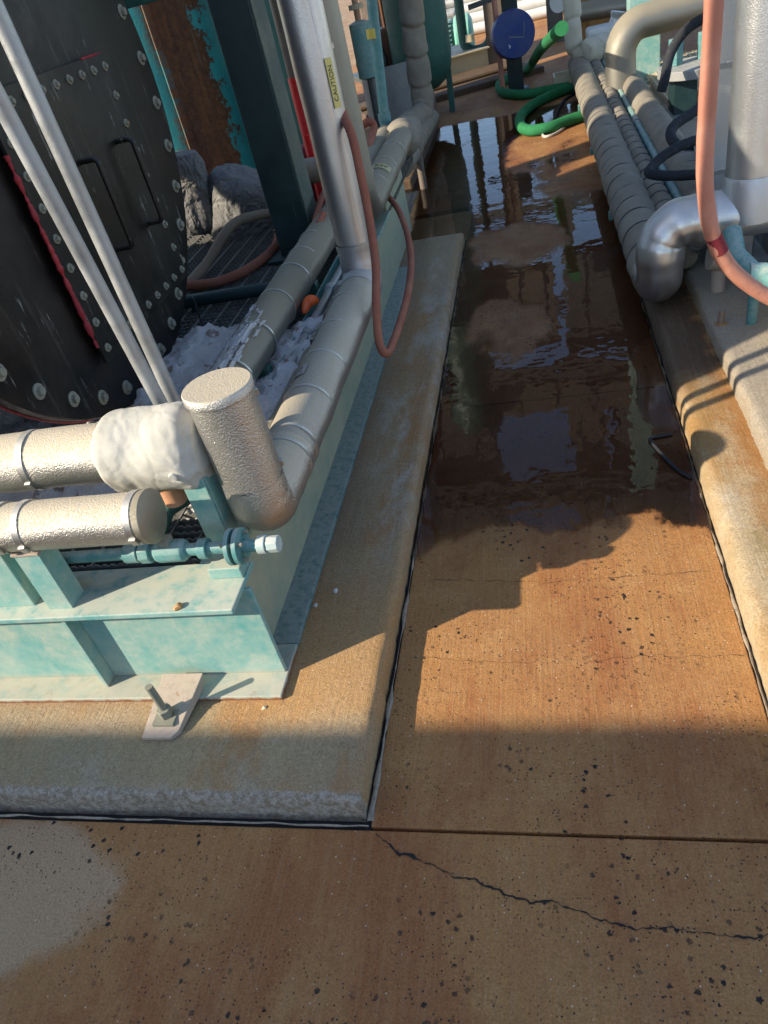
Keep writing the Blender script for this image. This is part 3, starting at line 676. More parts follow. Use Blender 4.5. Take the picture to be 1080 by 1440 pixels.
for k in range(nb):
    a = 2 * math.pi * (k + .35) / nb; loc = (VX, VY + VR * math.cos(a), VZ + VR * math.sin(a))
    if hb is None:
        hb = bm0.build('bolt', M['bolt'], None, 35); hb.parent = cov; ROOT[hb.name] = ROOT[cov.name]; hb.location = Vector(loc) - ROOT[cov.name]
    else: share(hb, cov, loc, (random.random(), 0, 0))
y0, y1, z0, z1 = 2.09, 2.868, .70, 1.515
ip = MB().box(VX + .022, VX + .036, y0, y1, z0, z1).build('inspection_plate', M['black'], bv, 0, .002)
MB().box(VX + .001, VX + .022, y0 + .03, y1 - .03, z0 + .03, z1 - .03).build('spacer_frame', M['black'], bv, 0, .002)
sbm = hexbolt(.0085, .008); pb = None
locs = [(y0 + .035, z0 + .04 + i * (z1 - z0 - .08) / 8) for i in range(9)] + [(y1 - .035, z0 + .04 + i * (z1 - z0 - .08) / 8) for i in range(9)]
locs += [(y0 + .035 + i * (y1 - y0 - .07) / 8, z) for i in range(1, 8) for z in (z0 + .04, z1 - .04)]
for (y, z) in locs:
    loc = (VX + .036, y, z)
    if pb is None:
        pb = sbm.build('plate_bolt', M['bolt'], None, 35); pb.parent = ip; ROOT[pb.name] = ROOT[ip.name]; pb.location = Vector(loc) - ROOT[ip.name]
    else: share(pb, ip, loc, (random.random(), 0, 0))
for y in (2.44, 2.72):
    MB().tube(fillet([(VX + .036, y, 1.255), (VX + .095, y, 1.255), (VX + .095, y, .965), (VX + .036, y, .965)], .018, 5), .0095, 12).build('handle', M['black'], ip)
def bead(path, r, seed): return MB().tube(dense(path, .006), r, 10, fn=lambda L, a, p: 1 + .9 * nz(p, 45, seed) + .4 * nz(p, 130, seed))
bead([(VX + .03, y0 - .002, 1.36), (VX + .028, y0 - .002, z0 + .06)], .0075, 2).build('gasket_bead', M['redbead'], ip, 70)
bead([(VX + .034, y1 - .17, z1 + .001), (VX + .034, y1 - .02, z1 + .001)], .004, 5).build('gasket_bead', M['redbead'], ip, 70)
MB().tube(dense([(VX - .052, VY + .927 * math.cos(a), VZ + .927 * math.sin(a)) for a in [math.radians(200 + i * 2) for i in range(55)]], .05), .004, 8).build('gasket_edge', M['redbead'], cov)
for x in (-2.2, -3.7):
    MB().box(x - .06, x + .06, VY - .55, VY + .55, SKZ, .86).build('saddle', M['black'], bv, 0, .004)
# bits on the cover at the top right: a bracket lug
MB().tube([(VX + .0, VY + .62, VZ + .60), (VX + .09, VY + .64, VZ + .60)], [.05, .04], 24).build('lug', M['bracket'], bv)

# loose crumbs on the pad and the beam flange
def crumb(lbl, p, r, mat, seed):
    m = MB(); P = [Vector(p) + Vector((0, 0, z * r)) for z in (0, .35, .8, 1.1)]
    m.tube(P, [r * k for k in (.8, 1, .75, .2)], 9, fn=lambda L, a, q: 1 + .7 * nz((math.cos(a) * 2, math.sin(a) * 2, L / r), 1, seed)); o = m.build('crumb', M[mat], None, 30, loc=p); return tag(o, lbl, 'crumb')
crumb('small tan chip lying on the front beam flange', Vector((-.955, 1.19, SKZ)), .012, 'orange_box', 1)
crumb('tiny cream pebble on the pad before the skid corner', px(372, 996, Z=PZ), .006, 'cream', 2)
crumb('white salt crumb on the pad nearer the kerb edge', px(472, 832, Z=PZ), .010, 'salt', 3)
crumb('white salt crumb on the pad nearer the side beam', px(444, 852, Z=PZ), .008, 'salt', 4)

# galvanised conduits
CX = -1.01
for i, (a_, b_, lbl) in enumerate((((222, 560), (-8, 128), 'galvanised upright conduit before the black cover, the one farther from the pipe cap'), ((243, 560), (0, 25), 'galvanised upright conduit before the black cover, the one nearer the pipe cap'))):
    p0, p1 = px(*a_, X=CX), px(*b_, X=CX); d = (p1 - p0).normalized(); e0 = p0 - d * ((p0.z - SKZ) / d.z); e0.y = max(e0.y, 1.605)
    cth = thing('conduit', lbl, 'conduit', e0, 'upright galvanised conduits')
    MB().cyl(e0, p1 + d * 1.2, .0185, 24).build('tube', M['galv'], cth)
    MB().cyl(e0, e0 + d * .03, .026, 16).build('locknut', M['galv'], cth)

# second line inside the skid
X2, Z2 = -1.068, .562
sl = thing('inner_pipe_line', 'grey banded pipe lying across the skid between column and conduits', 'pipe', (X2, 3, SKZ))
shell([(X2 - .012, 1.92, Z2), (X2 + .03, 5.6, Z2)], .077, lump=.004, seed=21, step=.03).build('pipe_shell', M['dull'], sl)
bands(sl, [((X2 + .0, y, Z2), (0, 1, 0)) for y in (2.13, 2.42, 2.72, 3.0, 3.2, 3.42, 3.75)], .077, .01, clip=False)
for y in (2.3, 3.1, 4.0): MB().box(X2 - .06, X2 + .06, y, y + .05, SKZ, Z2 - .06).build('pipe_shoe', M['green2'], sl, 0, .003)
salt_patch(sl)
ral = thing('support_rail', 'dark teal angle rail running beside the inner pipe', 'rail', (-.985, 3, SKZ))
MB().box(-.99, -.983, 1.95, 4.4, SKZ, SKZ + .06).build('upright_leg', M['teal_pipe'], ral, 0, .001)
MB().box(-.983, -.955, 1.95, 4.4, SKZ + .001, SKZ + .008).build('flat_leg', M['teal_pipe'], ral, 0, .001)
for i, (x, ya, yb, lbl) in enumerate(((-.945, 2.33, 3.9, 'short thin grey conduit beside the teal rail with a cut end'), (-.90, 1.80, 3.6, 'thin grey conduit lying tight against the silver pipe run'))):
    ct = thing('small_conduit', lbl, 'conduit', (x, 3, SKZ))
    MB().cyl((x, ya, .475), (x + .02, yb, .475), .019, 16).build('tube', M['galv'] if i == 0 else M['dull'], ct)
    for y in (2.6, 3.05): MB().cyl((x + .005, y, .475), (x + .005, y + .05, .475), .024, 16).build('coupling', M['galv'], ct)
og = MB().tube(spline([(-.985, 2.78, .50), (-.97, 2.82, .525), (-.95, 2.83, .53), (-.935, 2.85, .515)], 6), [.006 + .018 * math.sin(math.pi * i / 18) ** .7 for i in range(19)], 14).build('orange_cap', M['orange'], None, loc=(-.96, 2.82, SKZ + .06))
tag(og, 'small bright orange plastic cap caught beside the teal rail', 'cap')

# teal column
cl = thing('steel_column', 'dark green box column rising from the grating behind the inner pipe', 'column', (-1.30, 3.85, SKZ))
MB().box(-1.355, -1.17, 3.74, 3.96, SKZ, 4.6).build('shaft', M['green'], cl, 0, .006)
MB().box(-1.1695, -1.164, 3.75, 3.95, SKZ + .02, 4.59).build('skylit_face', M['skylit_green'], cl, 0, .001)  # thin lighter strip paints the sky light on this side of the column
MB().box(-1.42, -1.145, 3.68, 4.02, SKZ + .001, SKZ + .02).build('base_plate', M['green'], cl, 0, .003)
MB().box(-2.6, -1.356, 3.78, 3.92, 1.62, 1.78).build('cross_arm', M['green2'], cl, 0, .004)

# second riser (behind) with its low run marked REF
ry2 = 3.86; rx2 = -.895
rl = thing('reference_pipe_line', 'grey clad pipe behind the riser with cream stencilled label and jacketed elbow', 'pipe', (rx2, ry2, SKZ))
e2 = px(575, 196, Z=.55)
pth = fillet([(rx2, ry2, 4.2), (rx2, ry2, .56), (rx2 - .02, 5.6, .56)], .14, 10)
MB().tube(dense(pth, .05), .083, 28).build('pipe_shell', M['dull'], rl)
bands(rl, [((rx2, ry2, z), (0, 0, 1)) for z in (.74, 1.0, 1.4, 1.8)], .083, .012)
bands(rl, [((rx2 - .008, y, .56), (0, 1, 0)) for y in (4.05, 4.25, 4.62, 5.0)], .083, .01, clip=False)
lf = wrap_y(rx2 - .006, 4.42, .56, .0868, math.radians(72))
lb = curved_label(lf, .062, .045, 'label_c', rl)
text_mesh('REF', .052, 'ink_b', lb, wrap_y(rx2 - .006, 4.42, .56, .0878, math.radians(72)))
blanket([(rx2 - .02, 5.45, .55), (rx2 - .02, 5.82, .52)], .12, 31, .02, 40, step=.02).build('elbow_blanket', M['wrap'], rl, 70)

# ------------------------------------------------------------------ left background
def vcyl(name, lbl, cat, base, r, h, mat, seam=(), group=None, dome=.0, n=48):
    t = thing(name, lbl, cat, base, group); b = Vector(base)
    pr = [(r, 0), (r, h)]
    if dome: pr += [(r * math.cos(a), h + dome * math.sin(a)) for a in (.35, .7, 1.05, 1.35, 1.56)]
    MB().tube([b + Vector((0, 0, z)) for _, z in pr], [q for q, _ in pr], n).build('shell', mat, t, 35)
    for z in seam: MB().ring(b + Vector((0, 0, z)), (0, 0, 1), r, .03, .012, n).build('seam', mat, t)
    return t
p = px(262, 235, Z=.3)
rt = vcyl('rusty_tank', 'teal tank with broad orange brown rust streaks behind the black cover', 'tank', (-3.42, 7.5, .0), .81, 3.4, M['rusty_teal'], (.9, 1.75))
MB().beam((-2.98, 6.80, .1), (-2.98, 6.80, 3.3), .06, .04, (.54, -.84, 0)).build('seam_strip', M['rusty_teal'], rt, 0, .003)
# padded grey valve blankets
for i, (pts, r, lbl) in enumerate((([px(258, 215, Y=4.35), px(268, 262, Y=4.35), px(285, 325, Y=4.35)], .115, 'tall grey padded blanket leaning beside the black cover'),
                                   ([px(345, 245, Y=4.45), px(336, 290, Y=4.45), px(330, 335, Y=4.45)], .20, 'round grey padded blanket with gathered neck behind the column'))):
    o = blanket(spline(pts, 8), r, 40 + i, .03, 48, step=.02).build('valve_blanket', M['grey_blanket'], None, 70, loc=pts[-1]); tag(o, lbl, 'blanket')
vs_ = thing('blanketed_valve', 'rusty valve body showing between the grey blankets', 'valve', px(340, 345, Z=SKZ))
p = px(350, 330, Y=4.7); MB().cyl(p - Vector((.5, 0, .0)), p + Vector((.35, 0, 0)), .07, 18).build('body', M['rust'], vs_)
MB().cyl(p - Vector((.1, .02, .0)), p - Vector((.06, .02, 0)), .13, 24).build('flange', M['teal_pipe'], vs_)
MB().cyl((p.x - .3, p.y, SKZ), (p.x - .3, p.y, p.z), .04, 12).build('stand', M['rust'], vs_)
def hose(name, lbl, pts, r, mat, n=12, group=None, ends=None, cat='hose'):
    P = spline(pts, 8); loc = P[0]
    t = thing(name, lbl, cat, loc, group)
    MB().tube(P, r, n, fn=lambda L, a, p: 1 + .04 * nz(p, 30)).build('hose_body' if cat == 'hose' else 'cable_body', M[mat], t)
    if ends:
        for e in ends:
            a, b = (P[0], P[2]) if e == 0 else (P[-1], P[-3]); d = (a - b).normalized()
            MB().cyl(a - d * .03, a + d * .03, r * 1.3, 12).build('coupling', M['bolt'], t)
    return t
hose('rubber_hose', 'brown hose arching from the grating in front of the grey blankets', [px(262, 402, Z=SKZ), px(290, 372, Y=3.75), px(325, 318, Y=3.95), px(365, 302, Y=4.1), px(400, 300, Y=4.3)], .026, 'hose_brown')
hose('rubber_hose', 'dull red hose lying on the grating behind the black cover', [px(240, 402, Z=SKZ + .03), px(300, 398, Z=SKZ + .03), px(350, 378, Z=SKZ + .03), px(385, 350, Z=SKZ + .03), px(392, 330, Z=SKZ + .05)], .025, 'hose_red')
lr = thing('low_rail', 'dark green pipe rail lying low across the grating', 'rail', px(320, 420, Z=SKZ))
MB().cyl(px(240, 428, Z=SKZ + .05), px(400, 402, Z=SKZ + .05), .03, 16).build('rail_tube', M['green'], lr)
for x_, y_ in ((270, 423), (380, 405)): q = px(x_, y_, Z=SKZ + .05); MB().cyl((q.x, q.y, SKZ), q, .018, 10).build('rail_foot', M['green'], lr)
wi = hose('wire', 'thin black wire loop sticking up from the grating', [px(262, 416, Z=SKZ + .1), px(272, 420, Z=SKZ + .14), px(280, 445, Z=SKZ + .08), px(290, 472, Z=SKZ)], .004, 'hose_black', 6, cat='wire')

# red standpipe and maroon cover
q = px(452, 285, Y=4.75)
rp = thing('red_standpipe', 'bright red standpipe with a dark upper length behind the silver riser', 'pipe', (q.x, q.y, SKZ))
a = px(414, 108, Y=4.75); d = Vector((0, 0, 1))
MB().cyl((a.x, 4.75, SKZ), (a.x, 4.75, a.z), .042, 20).build('red_length', M['red'], rp)
MB().cyl((a.x, 4.75, a.z), (a.x, 4.75, 3.6), .036, 20).build('dark_length', M['brown_steel'], rp)
MB().beam((a.x, 4.705, SKZ), (a.x, 4.705, a.z - .3), .03, .02, (0, 1, 0)).build('rail', M['red'], rp, 0, .003)
b0 = px(432, 205, Y=4.85); b1 = px(440, 290, Y=4.85)
o = blanket([b0, b0 * .5 + b1 * .5, b1], .085, 51, .03, 40, step=.02).build('maroon_cover', M['maroon'], None, 70, loc=b1); tag(o, 'dark maroon cloth cover hanging beside the red standpipe', 'cover')
gpz = thing('wrapped_stub', 'short grey wrapped pipe passing behind the silver riser', 'pipe', px(430, 240, Y=4.4))
MB().tube(dense([px(412, 243, Y=4.4), px(470, 236, Y=4.3)], .02), .065, 24, fn=lambda L, a, p: 1 + .06 * nz(p, 14)).build('wrap', M['wrap'], gpz, 60)
# red hoses round the risers
hose('air_hose', 'long red brown hose drooping in a loop over the skid edge beside the riser', [px(474, 140, Y=3.12), px(486, 168, Y=3.0), px(496, 195, Y=2.93), px(505, 235, Y=2.90), px(518, 300, Y=2.86), px(528, 370, Y=2.78), px(529, 430, Y=2.66), px(533, 480, Y=2.60), px(543, 497, Y=2.58),
     px(554, 478, Y=2.72), px(572, 420, Y=3.05), px(578, 370, Y=3.4), px(573, 330, Y=3.75), px(560, 295, Y=4.1), px(545, 275, Y=4.4), px(530, 255, Y=4.6)], .0165, 'hose_red', 14)
hose('air_hose', 'red hose dropping behind the silver riser onto the grey pipe', [px(455, 300, Y=3.6), px(440, 330, Y=3.5), px(452, 280, Y=3.9), px(468, 255, Y=4.1)], .016, 'hose_red')
hose('air_hose', 'red hose bent in a tight arch above the teal line', [px(500, 212, Y=5.2), px(505, 185, Y=5.2), px(518, 171, Y=5.2), px(526, 180, Y=5.2), px(516, 212, Y=5.0), px(510, 228, Y=4.9)], .024, 'hose_red')
# teal thin line with yellow tag
tl = thing('thin_teal_line', 'thin dark teal upright pipe with yellow tag and bottom elbow', 'pipe', px(543, 185, Y=5.7))
Ptl = fillet([px(516, -60, Y=5.7), px(543, 185, Y=5.7), px(512, 232, Y=4.9)], .08, 6)
MB().tube(Ptl, .035, 16).build('pipe', M['teal_pipe'], tl)
u0, u1 = px(522, 40, Y=5.69), px(524, 54, Y=5.69); MB().cyl(u0, u1, .037, 16).build('tag', M['yellow'], tl)
uc = px(542, 172, Y=5.7); MB().cyl(uc, uc + Vector((0, 0, .06)), .045, 12).build('union', M['teal_pipe'], tl)
# teal ladder-like plates at the far end of the skid
ep = thing('end_pedestal', 'dusty grey green pedestal box closing the far end of the skid', 'pedestal', (-.99, 4.6, PZ))
MB().box(-1.11, -.875, 4.33, 5.05, PZ, .50).build('box', M['teal_dusty'], ep, 0, .006)
MB().box(-1.12, -.865, 4.325, 5.06, .50, .515).build('cap_plate', M['teal_dusty'], ep, 0, .003)
bk = thing('angle_brace', 'dark teal angle brace below the riser at the skid edge', 'brace', (-.86, 3.6, SKZ))
MB().beam((-.85, 3.35, SKZ + .001), (-.90, 3.9, SKZ + .001), .01, .14).build('plate', M['green2'], bk, 0, .002)

# ------------------------------------------------------------------ far left machinery
p = px(480, 172, Z=.25)
vcyl('green_tank', 'dark green upright tank behind the silver riser', 'tank', (-2.0, 7.3, .2), .36, 3.6, M['green2'], (.95, 2.0))
wr = thing('wrapped_riser', 'grey quilted pipe rising beside the dark green round bottomed vessel', 'pipe', px(598, 152, Z=.5))
def wrapfn(r, pitch, seed, saw=.05, lum=.05):
    def f(L, a, p):
        t = (L / pitch + .12 * math.sin(a + seed)) % 1
        return 1 + saw * (t - .5) + lum * nz((L * 6, math.cos(a), math.sin(a)), 1.6, seed) - .16 * math.exp(-(min(t, 1 - t) / .06) ** 2)
    return f
yb = 7.9
P = fillet([px(572, -60, Y=yb), px(583, 60, Y=yb), px(597, 158, Y=yb), px(560, 190, Y=6.9)], .14, 8)
MB().tube(dense(P, .015), .108, 28, fn=wrapfn(.108, .24, 2, .10, .10)).build('quilting', M['wrap'], wr, 70)
w2 = thing('wrapped_return', 'wrapped grey pipe running low from the quilted riser to the label pipe', 'pipe', px(600, 175, Z=.3))
MB().tube(dense(spline([px(606, 165, Y=8.1), px(590, 190, Y=7.2), px(578, 212, Y=6.4), px(566, 232, Y=5.8)], 6), .02), .085, 24, fn=wrapfn(.085, .2, 4, .08, .08)).build('wrap', M['wrap'], w2, 70)
for i, (xx, yy) in enumerate(((560, 216), (583, 186))):
    q = px(xx, yy, Y=6.9 - i * .6); MB().cyl((q.x, q.y, 0), (q.x, q.y, q.z), .03, 10).build('stand', M['brown_steel'], w2)
gv = thing('round_bottom_vessel', 'dark green upright vessel with a rounded bottom beside the quilted riser', 'vessel', px(600, 128, Z=.3))
c = px(590, 40, Y=9.2); bz = px(600, 128, Y=9.2).z
prof = [(.02, bz), (.14, bz + .02), (.24, bz + .09), (.30, bz + .2), (.32, bz + .36), (.32, 4.0)]
MB().tube([(c.x - .02, 9.2, z) for _, z in prof], [r for r, _ in prof], 40).build('shell', M['green2'], gv, 50)
for a in (0.3, 2.4, 4.5): MB().beam((c.x - .02 + .25 * math.cos(a), 9.2 + .25 * math.sin(a), 0), (c.x - .02 + .27 * math.cos(a), 9.2 + .27 * math.sin(a), bz + .4), .06, .06).build('leg', M['green2'], gv, 0)
# pump with rusty block, drum skirt
pu = thing('rusty_pump', 'rust coloured pump block with round flange behind the thin teal line', 'pump', px(545, 100, Z=.1))
a = px(552, 75, Y=9.5)
MB().box(a.x - .28, a.x + .28, 9.4, 9.8, .35, a.z + .25).build('block', M['rust'], pu, 0, .03)
MB().cyl((a.x - .22, 9.30, a.z - .02), (a.x - .22, 9.39, a.z - .02), .17, 28).build('flange', M['dark_steel'], pu)
MB().box(a.x - .35, a.x + .35, 9.42, 9.9, .0, .35).build('pump_base', M['brown_steel'], pu, 0, .01)
MB().tube(fillet([(a.x, 9.6, a.z + .2), (a.x, 9.6, a.z + .7), (a.x - .5, 9.6, a.z + .7)], .1), .08, 16).build('outlet', M['rust'], pu)
ds = thing('open_drum', 'grey blue open topped drum beside the quilted riser', 'drum', px(553, 165, Z=.05))
q = px(553, 138, Z=.3); MB().tube([(q.x, q.y + .2, .02), (q.x, q.y + .2, .62)], .34, 40, False).build('drum_wall', M['grey_steel'], ds)
MB().tube([(q.x, q.y + .2, .03), (q.x, q.y + .2, .035)], .33, 40).build('drum_floor', M['dark_steel'], ds)
MB().ring((q.x, q.y + .2, .62), (0, 0, 1), .34, .03, .012, 40).build('rim', M['grey_steel'], ds)
tv = thing('teal_filter', 'small teal filter canister with brass fittings behind thin teal line', 'filter', px(515, 130, Z=.3))
q = px(513, 75, Y=8.2); MB().tube([(q.x, 8.2, q.z - .22), (q.x, 8.2, q.z - .2), (q.x, 8.2, q.z + .25), (q.x, 8.2, q.z + .27)], [.04, .10, .10, .04], 24).build('canister', M['teal'], tv)
MB().cyl((q.x, 8.2, q.z + .27), (q.x, 8.2, q.z + .5), .03, 12).build('fitting', M['brass'], tv); MB().cyl((q.x, 8.2, q.z + .36), (q.x, 8.2, q.z + .40), .07, 16).build('cap', M['cream'], tv)
MB().cyl((q.x, 8.2, .0), (q.x, 8.2, q.z - .2), .03, 12).build('stand', M['dark_steel'], tv)
# cream channel base with the finned motor
cb = thing('cream_skid', 'sunlit cream steel channel base under the finned teal motor', 'skid base', (-1.3, 12.6, 0))
p0, p1 = px(598, 118, Z=.1), px(690, 92, Z=.1)
p0 = p0 - (p1 - p0) * .8; dd = (p1 - p0).normalized(); nn = Vector((-dd.y, dd.x, 0))
def slabq(m_, off0, off1, z0, z1, e0=0., e1=0.):
    P4 = [p0 - dd * e0 + nn * off0, p1 + dd * e1 + nn * off0, p1 + dd * e1 + nn * off1, p0 - dd * e0 + nn * off1]
    m_.add([(q.x, q.y, z) for z in (z0, z1) for q in P4], [(3, 2, 1, 0), (4, 5, 6, 7), (0, 1, 5, 4), (1, 2, 6, 5), (2, 3, 7, 6), (3, 0, 4, 7)]); return m_
slabq(MB(), .06, .075, .02, .30).build('channel_web', M['cream'], cb, 0, .003)
slabq(MB(), -.03, .075, .30, .32).build('channel_top', M['cream'], cb, 0, .003)
slabq(MB(), .08, 1.2, .24, .3).build('deck', M['cream'], cb, 0, .003)
slabq(MB(), -.03, .06, .0, .02).build('channel_foot', M['cream'], cb, 0, .003)
lu = p1 - dd * .22 + nn * .05
MB().tube([lu + Vector((0, 0, .32)), lu + Vector((0, 0, .40))], [.06, .05], 16).build('lifting_lug', M['cream'], cb)
struct(slabq(MB(), -.9, -.04, -.02, .07, .3, .35).build('far_plinth', M['kerb'], smooth=0, bevel=.02))
struct(slabq(MB(), -.55, -.05, .071, .12, .3, .15).build('far_plinth', M['kerb'], smooth=0, bevel=.02))
mo = thing('finned_motor', 'teal electric motor with horizontal cooling fins and mint end bell', 'motor', (px(640, 55, Z=.5)))
mp = px(640, 58, Y=13.3)
MB().cyl((mp.x - .5, 13.3, mp.z), (mp.x + .02, 13.3, mp.z), .25, 28).build('body', M['teal_pipe'], mo)
for k in range(11):
    z = mp.z - .28 + k * .056; h = math.sqrt(max(.0, .31 ** 2 - (z - mp.z) ** 2)) + .02
    MB().box(mp.x - .48, mp.x - .02, 13.3 - h, 13.3 + h, z - .008, z + .008).build('fin', M['teal_pipe'], mo, 0)
MB().tube([(mp.x + .02, 13.3, mp.z), (mp.x + .05, 13.3, mp.z), (mp.x + .24, 13.3, mp.z), (mp.x + .28, 13.3, mp.z)], [.30, .33, .33, .26], 32).build('end_bell', M['mint'], mo)
MB().box(mp.x - .4, mp.x + .2, 13.1, 13.5, .3, mp.z - .2).build('motor_foot', M['teal_pipe'], mo, 0, .01)
up_ = thing('u_bend_pipe', 'dark teal pipe bent in a tall U beside the blue reel', 'pipe', px(672, 70, Z=.3))
yq = 11.6; a, b = px(652, 60, Y=yq), px(690, 48, Y=yq)
MB().tube(fillet([(a.x, yq, 4), (a.x, yq, a.z - .12), (b.x, yq, a.z - .12), (b.x, yq, 4)], .16, 10), .062, 18).build('pipe', M['green2'], up_)
cm = (a + b) / 2; MB().cyl((cm.x, yq, .0), (cm.x, yq, a.z - .15), .02, 10).build('drain_cock', M['dark_steel'], up_); MB().cyl((cm.x, yq, a.z - .42), (cm.x, yq, a.z - .30), .05, 12).build('valve', M['dark_steel'], up_)
# blue reel on its post
q = px(722, 48, Y=9.5); br = thing('hose_reel', 'round blue hose reel with dished face on a dark teal post', 'reel', (q.x, 9.6, 0))
prf = [(.0, .0), (.0, .13), (.05, .15), (.05, .17), (-.02, .20), (-.04, .225), (.02, .235), (.10, .23), (.16, .20), (.16, .02)]
ax = Vector((.25, -1, .15)).normalized()
MB().tube([q - ax * s_ for s_, _ in prf], [max(r, .002) for _, r in prf], 48).build('drum', M['blue'], br, 50)
h0 = q + ax * .03; s1 = ax.cross(Vector((0, 0, 1))).normalized(); s2 = s1.cross(ax)
MB().tube([h0 - s1 * .12 + s2 * .08, h0 - s1 * .10 - s2 * .05, h0 + s1 * .06 - s2 * .02], .007, 8).build('crank', M['bolt'], br)
MB().beam(h0 + s1 * .06 - s2 * .12, h0 + s1 * .13 - s2 * .05, .035, .006, ax).build('maker_plate', M['white'], br, 0)
pb_ = px(727, 122, Z=0); MB().box(pb_.x - .085, pb_.x + .085, 9.66, 9.78, 0, q.z + .6).build('post', M['green'], br, 0, .006)
MB().box(pb_.x - .14, pb_.x + .14, 9.6, 9.84, 0, .02).build('foot', M['green'], br, 0, .003)
MB().beam((q.x - .45, 9.62, q.z + .32), (q.x + .1, 9.62, q.z + .38), .05, .05).build('arm', M['dark_steel'], br, 0)
MB().cyl((pb_.x - .15, 9.6, .0), (pb_.x - .15, 9.6, 2.2), .03, 10).build('pink_standpipe', M['hose_pink'], br)
# green hose loops on the wet floor
r_ = .05
hose('water_hose', 'dark green hose curving on the floor round the reel post', [px(800, 122, Z=r_), px(770, 127, Z=r_), px(735, 133, Z=r_), px(708, 130, Z=r_), px(702, 119, Z=r_), px(714, 111, Z=r_), px(740, 100, Z=r_), px(760, 70, Z=.5), px(790, 40, Z=.9)], .048, 'hose_green', 14)
hose('water_hose', 'green hose looped on the walkway with its end under the wrapped pipes', [px(825, 118, Z=r_), px(790, 128, Z=r_), px(755, 144, Z=r_), px(735, 160, Z=r_), px(731, 174, Z=r_), px(742, 183, Z=r_), px(770, 180, Z=r_), px(803, 168, Z=r_), px(830, 160, Z=r_)], .048, 'hose_green', 14)
hose('white_cable', 'thin white cable looped on the walkway below the green hose', [px(800, 172, Z=.012), px(790, 182, Z=.012), px(776, 190, Z=.012), px(765, 192, Z=.012), px(764, 186, Z=.012), px(770, 181, Z=.03)], .012, 'cable_white', 8, cat='cable')
hose('black_cable', 'thin black cable trailing on the walkway beside the green hose', [px(780, 168, Z=.012), px(785, 155, Z=.012), px(795, 140, Z=.012), px(815, 128, Z=.012)], .014, 'hose_black', 8, cat='cable')
tr = thing('floor_tray', 'small cream drip tray on the floor beside the wrapped pipes', 'tray', px(805, 120, Z=0))
q = px(803, 122, Z=0)
for x0, x1, y0, y1 in ((-.18, .18, -.16, -.14), (-.18, .18, .14, .16), (-.18, -.16, -.14, .14), (.16, .18, -.14, .14)): MB().box(q.x + x0, q.x + x1, q.y + y0, q.y + y1, .005, .14).build('tray_side', M['cream'], tr, 0, .002)
MB().box(q.x - .16, q.x + .16, q.y - .14, q.y + .14, .006, .015).build('tray_floor', M['cream'], tr, 0)
# brown kerb strip on the left of the far puddle
struct(MB().beam(px(572, 262, Z=.03), px(612, 168, Z=.03), .09, .10).build('low_kerb', M['kerb'], smooth=0, bevel=.012))

# ------------------------------------------------------------------ right side
def wrapped(name, lbl, path, r, pitch, mat, seed, group=None, stands=()):
    t = thing(name, lbl, 'pipe', Vector(path[0]), group)
    MB().tube(dense(path, .006), r, 36, fn=wrapfn(r, pitch, seed, .15, .06)).build('wrapping', M[mat], t, 70)
    d = (Vector(path[1]) - Vector(path[0])); n_ = int(d.length / pitch); tw = None
    for k in range(1, n_):
        c = Vector(path[0]) + d.normalized() * (k * pitch)
        if tw is None:
            tw = MB().tube([Vector((r * .985 * math.cos(a), .012 * math.sin(a + seed), r * .985 * math.sin(a))) for a in [2 * math.pi * i / 28 for i in range(29)]], .0035, 5, False).build('seam_shadow', M['dark_steel'], None)  # dark ring put in for the shadow gap at each wrap seam
            tw.parent = t; ROOT[tw.name] = ROOT[t.name]; tw.location = c - ROOT[t.name]
        else: share(tw, t, c, (0, random.random() * 6, 0))
    for q in stands: MB().box(q[0] - .1, q[0] + .05, q[1], q[1] + .05, .086, q[2] - r * .8).build('bracket', M['teal_pipe'], t, 0, .003)
    return t
X1, Z1, R1 = .462, .215, .103
wrapped('wrapped_pipe', 'thick taped pipe nearest the walkway, laid over the kerb', [(X1, 3.35, Z1), (X1, 9.3, Z1)], R1, .21, 'wrap', 3, 'taped pipes along the right kerb', [(X1, y, Z1) for y in (4.55, 6.05, 7.6)])
wrapped('wrapped_pipe', 'thin taped pipe between the thick taped pipe and the teal conduit', [(.605, 3.5, .225), (.605, 9.2, .225)], .058, .16, 'wrap', 8, 'taped pipes along the right kerb')
wrapped('wrapped_pipe', 'lumpy taped pipe running beside the flanged pedestal', [(.80, 3.75, .25), (.80, 7.35, .25)], .088, .2, 'wrap', 12, 'taped pipes along the right kerb')
tc_ = thing('teal_conduit', 'thin blue grey conduit with couplings between the taped pipes', 'conduit', (.69, 4, .15))
MB().cyl((.695, 3.6, .235), (.695, 9.2, .235), .024, 16).build('tube', M['teal_pipe'], tc_)
for y in (4.1, 5.0, 6.1, 7.3): MB().cyl((.695, y, .235), (.695, y + .07, .235), .031, 16).build('coupling', M['grey_steel'], tc_)
